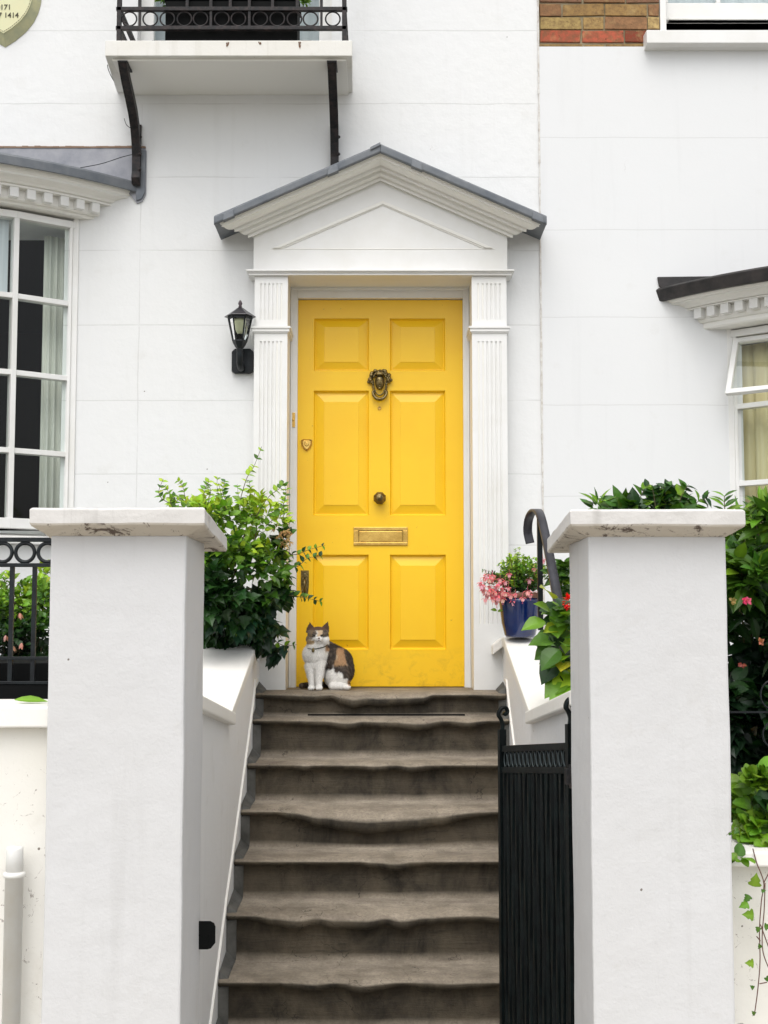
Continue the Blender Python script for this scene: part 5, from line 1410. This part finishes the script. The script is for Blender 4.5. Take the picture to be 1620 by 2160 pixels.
# ivy geranium tumbling onto the low right wall
r = random.Random(63); root = pshrub('ivy_plant', at(1600, 1795, -2.8), 'bright green ivy tumbling over the low right garden wall', 'ivy')
f = MB(); s = MB()
Q(1590, 1670, -2.72, 42, .12, 42, 150, .048, 'round', [G_mid, G_lt, G_mid], fold=.1, curl=.35)
Q(1600, 1740, -2.80, 45, .12, 45, 170, .048, 'round', [G_mid, G_lt, G_mid, G_dark], fold=.1, curl=.35)
Q(1650, 1700, -2.75, 50, .14, 80, 200, .048, 'round', [G_mid, G_lt, G_dark], fold=.1, curl=.35)
Q(1562, 1808, -3.03, 10, .02, 8, 9, .034, 'round', [G_lt, G_mid])
for t in ([(1560, 1760, -2.9), (1555, 1745, -3.1), (1532, 1762, -3.14)],):
    twig(f, s, [at(*q) for q in t], 3, .018, 'round', [G_mid], r, .0012, False)
f.build('foliage', M_leaf, root, attr=True); s.build('stems', M_stem, root)
root = pshrub('trailing_vine', at(1600, 1800, -3.02), 'thin reddish vine with sparse leaves trailing down the low right wall', 'vine')
f = MB(); s = MB(); s.smooth = True
for t in ([(1588, 1790), (1596, 1820), (1611, 1862), (1606, 1900), (1602, 1960), (1603, 2030), (1598, 2090), (1591, 2142)], [(1614, 1862), (1612, 1920), (1608, 1970), (1610, 2010), (1625, 2050)], [(1611, 1862), (1625, 1835)], [(1604, 1950), (1622, 2000)], [(1604, 1985), (1596, 1975)], [(1602, 2075), (1618, 2072)]):
    s.tube(crv([at(a, b, -3.005) for a, b in t], 6), .0016, 5)
for (a, b, L, d) in ((1590, 1870, .048, (.2, -.3, 1)), (1578, 1905, .036, (-1, -.3, -.4)), (1580, 1888, .03, (-.5, -.2, -.8)), (1590, 1930, .042, (-1, -.3, .1)), (1600, 1955, .022, (-.3, -.3, -1)), (1604, 2000, .02, (-.3, -.4, .7)), (1590, 2032, .032, (-1, -.3, .1)), (1612, 1955, .026, (1, -.3, .1)), (1618, 2070, .03, (.4, -.3, .8)), (1590, 2085, .018, (-.6, -.3, .5)), (1592, 2140, .018, (-.4, -.3, .5)), (1606, 1880, .016, (.8, -.3, .2))):
    leaf(f, at(a, b, -3.02), Vector(d), Vector((0, -1, .2)), L * .8, 'ivy', vcol(G_lt if L > .03 else G_mid, 1, r), .2, .15, r)
f.build('foliage', M_leaf, root, attr=True); s.build('stems', M_vine, root)

# balcony sprigs
root = pshrub('balcony_plant', (ax(488, -.28), -.28, zt_ + .24), 'small leaved plant in the balcony trough', 'plant')
r = random.Random(4); f = MB(); s = MB()
C(348, 4, -.30, 14, .06, 12, 60, .03, 'ovate', [G_mid, G_lt, G_yel]); C(640, 6, -.30, 10, .05, 18, 70, .028, 'ovate', [G_mid, G_lt, G_lime]); C(452, -3, -.32, 10, .05, 6, 30, .028, 'ovate', [G_mid, G_lt]); C(490, -50, -.3, 150, .1, 30, 400, .035, 'ovate', [G_dark, G_mid])
for q in range(8): s.tube(crv([at(360 + q * 36, 25, -.29), at(350 + q * 40, 0, -.29), at(340 + q * 43, -50, -.29)], 5), .002, 5)
f.build('foliage', M_leaf, root, attr=True); s.build('stems', M_stem, root)
# fallen leaf on the left coping
f = MB(); p = at(26, 1484, -2.92); L = .094
leaf(f, Vector((p.x, -2.90, gz + .012)), Vector((1, .1, .04)), Vector((0, -.5, .9)), L, 'lance', (.16, .32, .02, 1), .12, .2)
o = f.build('fallen_leaf', M_leaf, None, origin=(p.x, -2.90, gz), attr=True); tag(o, 'single long green leaf lying on the left garden wall coping', 'leaf')

# ---- front railing left -------------------------------------------------------
YF = -2.45
fr_ = thing('front_railing', (at(40, 1440, YF).x, YF, az(1440, YF)), 'black iron railing with a row of circles left of the left pillar', 'railing')
zA = lambda py: az(py, YF)
xa, xb = at(-420, 1200, YF).x, at(108, 1200, YF).x + .05
for (a_, b_) in ((1143, 1134), (1196, 1188), (1392, 1385), (1443, 1437)):
    mb = MB(); mb.box(xa, xb, YF - .009, YF + .009, zA(a_), zA(b_)); mb.build('rail', M_iron, fr_, bevel=.001)
pt = at(47.5, 1166, YF).x - at(0, 1166, YF).x
xc = at(53, 1166, YF).x
for i in range(-9, 3):
    mb = MB(); mb.smooth = True; mb.ring((xc + i * pt, YF, zA(1165.5)), (zA(1143) - zA(1188)) / 2 - .004, .0062, n=28, m=6); mb.build('ring', M_iron, fr_)
xb0 = at(24, 1300, YF).x
for i in range(-9, 3):
    mb = MB(); mb.box(xb0 + i * pt - .0068, xb0 + i * pt + .0068, YF - .006, YF + .006, zA(1437), zA(1196)); mb.build('bar', M_iron, fr_)
mb = MB(); mb.box(xa, xb, YF - .006, YF + .006, gz - .35, zA(1443)); mb.build('lower_panel', M_black, fr_)
# small black trough behind it
tr = thing('window_trough', (at(40, 1440, -2.2).x, -2.2, gz - .3), 'black trough planter behind the front railing', 'planter')
mb = MB(); mb.box(xa, xb, -2.38, -2.05, gz - .3, az(1398, -2.38)); mb.build('trough_body', M_black, tr, bevel=.004)
# iron scroll railing right
rr_ = thing('scroll_railing', (at(1600, 1500, -2.5).x, -2.5, gzr), 'black iron railing with scrolls half hidden in the dark right shrub', 'railing')
mb = MB(); Yq = -2.50; mb.box(at(1536, 1502, Yq).x, at(1800, 1502, Yq).x, Yq - .006, Yq + .006, az(1504, Yq), az(1500, Yq)); mb.build('rail', M_iron, rr_)
for k in range(4):
    mb = MB(); mb.smooth = True; c = at(1630 + k * 70, 1466, Yq); mb.ring(c, .045, .003, n=24, m=6, sx=.85); mb.build('scroll', M_iron, rr_)
    mb = MB(); mb.smooth = True; c = at(1632 + k * 70, 1550, Yq); mb.ring(c, .040, .003, n=24, m=6, sx=.85); mb.build('scroll', M_iron, rr_)
mb = MB(); mb.box(at(1800, 1502, Yq).x - .012, at(1800, 1502, Yq).x, Yq - .006, Yq + .006, gzr - .1, az(1440, Yq)); mb.build('post', M_iron, rr_)

# ================================================================== CAT
cb = at(693, 1456, -.03); cb.z = zk(0)
cat = thing('cat', cb, 'calico cat with white chest sitting on the top step by the yellow door', 'cat')
def cat_body():
    mb = MB()
    def cap(a, b, ra, rb2, n=6):
        a, b = Vector(a), Vector(b)
        for i in range(n + 1):
            t = i / n; mb.ball(a.lerp(b, t), ra + (rb2 - ra) * t, 14, 10)
    E = lambda c, r, R=None: mb.ball(c, r, 18, 12, R)
    E((-.050, -.060, .264), (.053, .046, .045))              # skull
    E((-.079, -.060, .247), (.031, .033, .028)); E((-.024, -.066, .245), (.029, .032, .028))   # cheeks
    E((-.043, -.096, .248), (.021, .019, .0155))             # muzzle
    E((-.046, -.088, .262), (.014, .022, .018))             # nose bridge
    E((-.045, -.093, .236), (.013, .013, .009))             # chin
    cap((-.055, -.045, .225), (-.060, -.035, .170), .050, .062)      # neck
    E((-.063, -.038, .172), (.066, .055, .062))              # chest ruff
    E((-.060, -.035, .125), (.056, .052, .052))
    cap((-.03, .00, .19), (.045, .03, .13), .058, .078)      # back
    E((.055, .03, .095), (.074, .072, .088))                 # rump
    E((.035, -.01, .060), (.060, .058, .058))                # belly / haunch
    E((.062, -.030, .062), (.048, .040, .056))
    # front legs
    cap((-.090, -.055, .115), (-.083, -.072, .055), .027, .0175); cap((-.083, -.072, .055), (-.078, -.078, .018), .0175, .0145)
    cap((-.040, -.060, .125), (-.045, -.082, .055), .033, .020); cap((-.045, -.082, .055), (-.044, -.088, .018), .020, .0155)
    E((-.080, -.090, .012), (.018, .026, .013)); E((-.042, -.100, .012), (.019, .026, .0135))
    for dx in (-.010, 0, .010):
        E((-.080 + dx, -.110, .009), (.006, .009, .008)); E((-.042 + dx, -.121, .009), (.0065, .009, .008))
    # hind foot
    cap((.020, -.060, .018), (.085, -.072, .016), .020, .0165); E((.092, -.078, .013), (.022, .018, .0135))
    # tail curled to the left behind
    pts = crv([(.09, .06, .02), (.03, .09, .018), (-.05, .07, .018), (-.11, .04, .017), (-.135, .01, .016)], 6)
    for i, p in enumerate(pts): mb.ball(p, .019 - .005 * i / len(pts), 10, 8)
    # ears
    for (bx_, tip, w) in (((-.083, -.050, .282), (-.091, -.050, .325), .026), ((-.024, -.056, .284), (-.004, -.054, .328), .026)):
        a, t = Vector(bx_), Vector(tip)
        for i in range(10):
            k = i / 9; mb.ball(a.lerp(t, k), (w * (1 - k ** 1.4) * .95 + .003, .0085 * (1 - k) + .003, .006), 10, 8)
    return mb
src = cat_body(); o = src.build('cat_src', M_fur, None)
rm = o.modifiers.new('r', 'REMESH'); rm.mode = 'VOXEL'; rm.voxel_size = .0021
sm_ = o.modifiers.new('s', 'SMOOTH'); sm_.factor = .6; sm_.iterations = 5
dg = bpy.context.evaluated_depsgraph_get(); dg.update()
cme = bpy.data.meshes.new_from_object(o.evaluated_get(dg)); bpy.data.objects.remove(o)
WHc, DKc, ORc, TBc, CRc = (.80, .78, .74), (.064, .052, .044), (.50, .31, .17), (.15, .115, .085), (.58, .43, .28)
def catcol(p):
    c, n2 = catcol0(p)
    if c == DKc and n2 > .12: c = (.125, .098, .076)
    if p[2] < .247 and p[2] > .205 and p[0] > .002 and p[1] > -.07: c = DKc
    return c, n2
def catcol0(p):
    x, y, z = p; jx = noise.noise((x * 260, y * 260, z * 110)) * .006; x += jx; z += noise.noise((x * 210 + 9, y * 210, z * 120)) * .006; nz = noise.noise((x * 38, y * 38, z * 38)); n2 = noise.noise((x * 120, y * 120, z * 60)); n3 = noise.noise((x * 20 + 7, y * 20, z * 20))
    xx = x + .007 * nz; zz = z + .007 * n3
    c = WHc
    if z > .222 and y < -.012 and x < .02 and (z > .238 or y > -.06 or True) and ((x + .05) ** 2 / .0045 + (z - .262) ** 2 / .0045) < 1.9 and z > .222:
        # head
        hx = xx + .046
        c = WHc
        top = zz > .262 + abs(hx) * -.25
        blaze = abs(hx) < .010 + max(0, .275 - zz) * .75
        if not blaze or zz > .288:
            if zz > .258 - (0.020 if hx < -.018 else .0): c = TBc if nz + n2 * .6 > -.05 else DKc
            if hx < -.030 and zz > .236: c = TBc if n2 > -.1 else (.20, .14, .08)
        if -.006 < hx < .020 and zz > .262: c = CRc
        if zz > .297 and c != CRc: c = TBc if n2 > 0 else DKc
        if hx < -.022 and zz < .246 and zz > .228: c = (.42, .31, .18)
        if z > .292: c = (.10, .06, .04)
        return c, n2
    if z > .205 and x > -.006: return DKc, n2
    if z > .205 and z < .247 and x > -.004 and y > -.075: return DKc, n2
    # torso
    if xx > -.012 - .1 * max(0, .16 - z):
        side = xx - .0
        if z > .055:
            band = xx - (.035 - (z - .10) * .35)       # dark band sloping
            if z > .125 and xx < .008 + (.22 - z) * -.05 and z > .19: c = ORc
            if -.028 < (xx - (.012 + (z - .10) * .18)) < .012 and z > .10: c = DKc
            elif (xx - (.012 + (z - .10) * .18)) >= .012 and z > .12 + .0 * x and xx < .085 + (z - .15) * -.2: c = ORc if nz > -.45 else CRc
            elif xx > .03 and z > .055 + (.0 if xx > .07 else .03): c = DKc if n2 + nz > -.35 else (.10, .075, .055)
            if xx > .085 + (z - .15) * -.2 and z > .04: c = DKc
            if z < .075 + .02 * nz and xx < .075: c = WHc
        if xx > .098 and z > .02: c = DKc if z > .045 else ORc
    if y > .05: c = DKc
    if z < .045 and x < -.095 and y > -.05: c = DKc
    return c, n2
ca = cme.color_attributes.new('Col', 'FLOAT_COLOR', 'POINT')
cme.calc_loop_triangles()
vn = [v.normal.copy() for v in cme.vertices]
cols = []
for i, v in enumerate(cme.vertices):
    c, n2 = catcol(v.co); k = 1 + .12 * n2; c = tuple(q * k for q in c); cols.append(c)
# soften patch borders by averaging along edges
for it in range(3):
    acc = [[c[0], c[1], c[2], 1] for c in cols]
    for e in cme.edges:
        a, b = e.vertices
        for j in range(3): acc[a][j] += cols[b][j]; acc[b][j] += cols[a][j]
        acc[a][3] += 1; acc[b][3] += 1
    cols = [(q[0] / q[3], q[1] / q[3], q[2] / q[3]) for q in acc]
# fur tufts grown straight out of the skin, part of the same mesh
bm = bmesh.new(); bm.from_mesh(cme); lay = bm.verts.layers.float_color['Col']
bm.verts.ensure_lookup_table()
for i, v in enumerate(bm.verts): v[lay] = (*cols[i], 1)
r = random.Random(2); base = list(bm.verts)
for v in base:
    if r.random() > .34: continue
    nrm_ = vn[v.index]; p = v.co.copy(); c = v[lay]
    head = p.z > .225 and p.x < .02
    Lf = .0055 if head else (.011 if p.z > .06 else .006)
    if p.z < .025: Lf = .003
    if head and p.y < -.085: Lf = .002
    flow = Vector((0, 0, -1)) - nrm_ * nrm_.dot(Vector((0, 0, -1)))
    if head: flow = (p - Vector((-.045, -.11, .255))); flow -= nrm_ * nrm_.dot(flow)
    if flow.length > 1e-4: flow.normalize()
    d = (nrm_ * .45 + flow + rdir(r) * .3).normalized(); sd_ = d.cross(nrm_)
    if sd_.length < 1e-4: continue
    sd_.normalize(); w = .0011
    a = bm.verts.new(p + sd_ * w - nrm_ * .0006); b = bm.verts.new(p - sd_ * w - nrm_ * .0006); t = bm.verts.new(p + d * Lf)
    k = r.uniform(.75, 1.2)
    for q in (a, b): q[lay] = (c[0] * k, c[1] * k, c[2] * k, 1)
    t[lay] = (c[0] * k * 1.1, c[1] * k * 1.1, c[2] * k * 1.1, 1)
    bm.faces.new((a, b, t))
bm.to_mesh(cme); bm.free(); cme.name = 'cat_body'
cme.polygons.foreach_set('use_smooth', [True] * len(cme.polygons)); cme.materials.clear(); cme.materials.append(M_fur)
co = bpy.data.objects.new('body', cme); COL.objects.link(co); co.parent = cat
M_eye = simple('amber eye', (.06, .045, .015, 1), .1, coat=.8); M_pup = simple('pupil', (.003, .003, .003, 1), .1); M_nose = simple('cat nose', (.16, .06, .05, 1), .5)
def local(mb, name, mat, smooth=True):
    v = cat.location; mb.v = [(a + v.x, b + v.y, c + v.z) for a, b, c in mb.v]; return mb.build(name, mat, cat, smooth=smooth)
for (ex_, rot) in ((-.068, .25), (-.0275, -.25)):
    m = MB(); m.ball((ex_, -.1040, .2655), (.0088, .0056, .0046), 14, 8, Matrix.Rotation(rot, 3, 'Y')); local(m, 'eye', M_eye)
    m = MB(); m.ball((ex_, -.1092, .2655), (.0032, .0012, .0038), 10, 6); local(m, 'pupil', M_pup)
    m = MB(); m.ball((ex_, -.1022, .2700), (.0112, .0058, .0026), 14, 8, Matrix.Rotation(rot, 3, 'Y')); local(m, 'eyelid', simple('eyelid fur', (.05, .035, .028, 1), .9))
m = MB(); m.prism([(-.0495, .2560), (-.0365, .2560), (-.043, .2490)], 'y', -.1175, -.112); local(m, 'nose', M_nose, False)
m = MB(); m.smooth = True; m.tube([(-.043, -.1175, .2495), (-.043, -.1165, .2425)], .0008, 5); m.tube(crv([(-.055, -.1085, .2400), (-.050, -.1135, .2385), (-.043, -.1155, .2420), (-.036, -.1135, .2385), (-.031, -.1085, .2400)], 4), .0011, 5); local(m, 'mouth', simple('mouth line', (.05, .02, .018, 1), .8))
m = MB(); m.smooth = True
for s_ in (-1, 1):
    for k in range(4): m.tube([(-.043 + s_ * .012, -.112, .246 + k * .002), (-.043 + s_ * .05, -.118, .242 + k * .006)], [.0005, .0002], 4)
local(m, 'whiskers', simple('whisker', (.8, .8, .78, 1), .4))
m = MB(); m.smooth = True
ring = [(-.056 + .050 * cos(a), -.050 + .048 * sin(a), .214 + .006 * cos(a) * 1.0 - .012 * (-sin(a) > .0) * -sin(a)) for a in [2 * pi * i / 28 for i in range(29)]]
m.tube(ring, .0026, 6); local(m, 'collar', simple('green collar', (.02, .035, .02, 1), .6))
m = MB(); m.smooth = True; m.ball((-.072, -.103, .192), (.0075, .004, .009), 12, 8); m.ball((-.071, -.103, .203), (.004, .003, .004), 8, 6); local(m, 'name_tag', M_oldbrass)
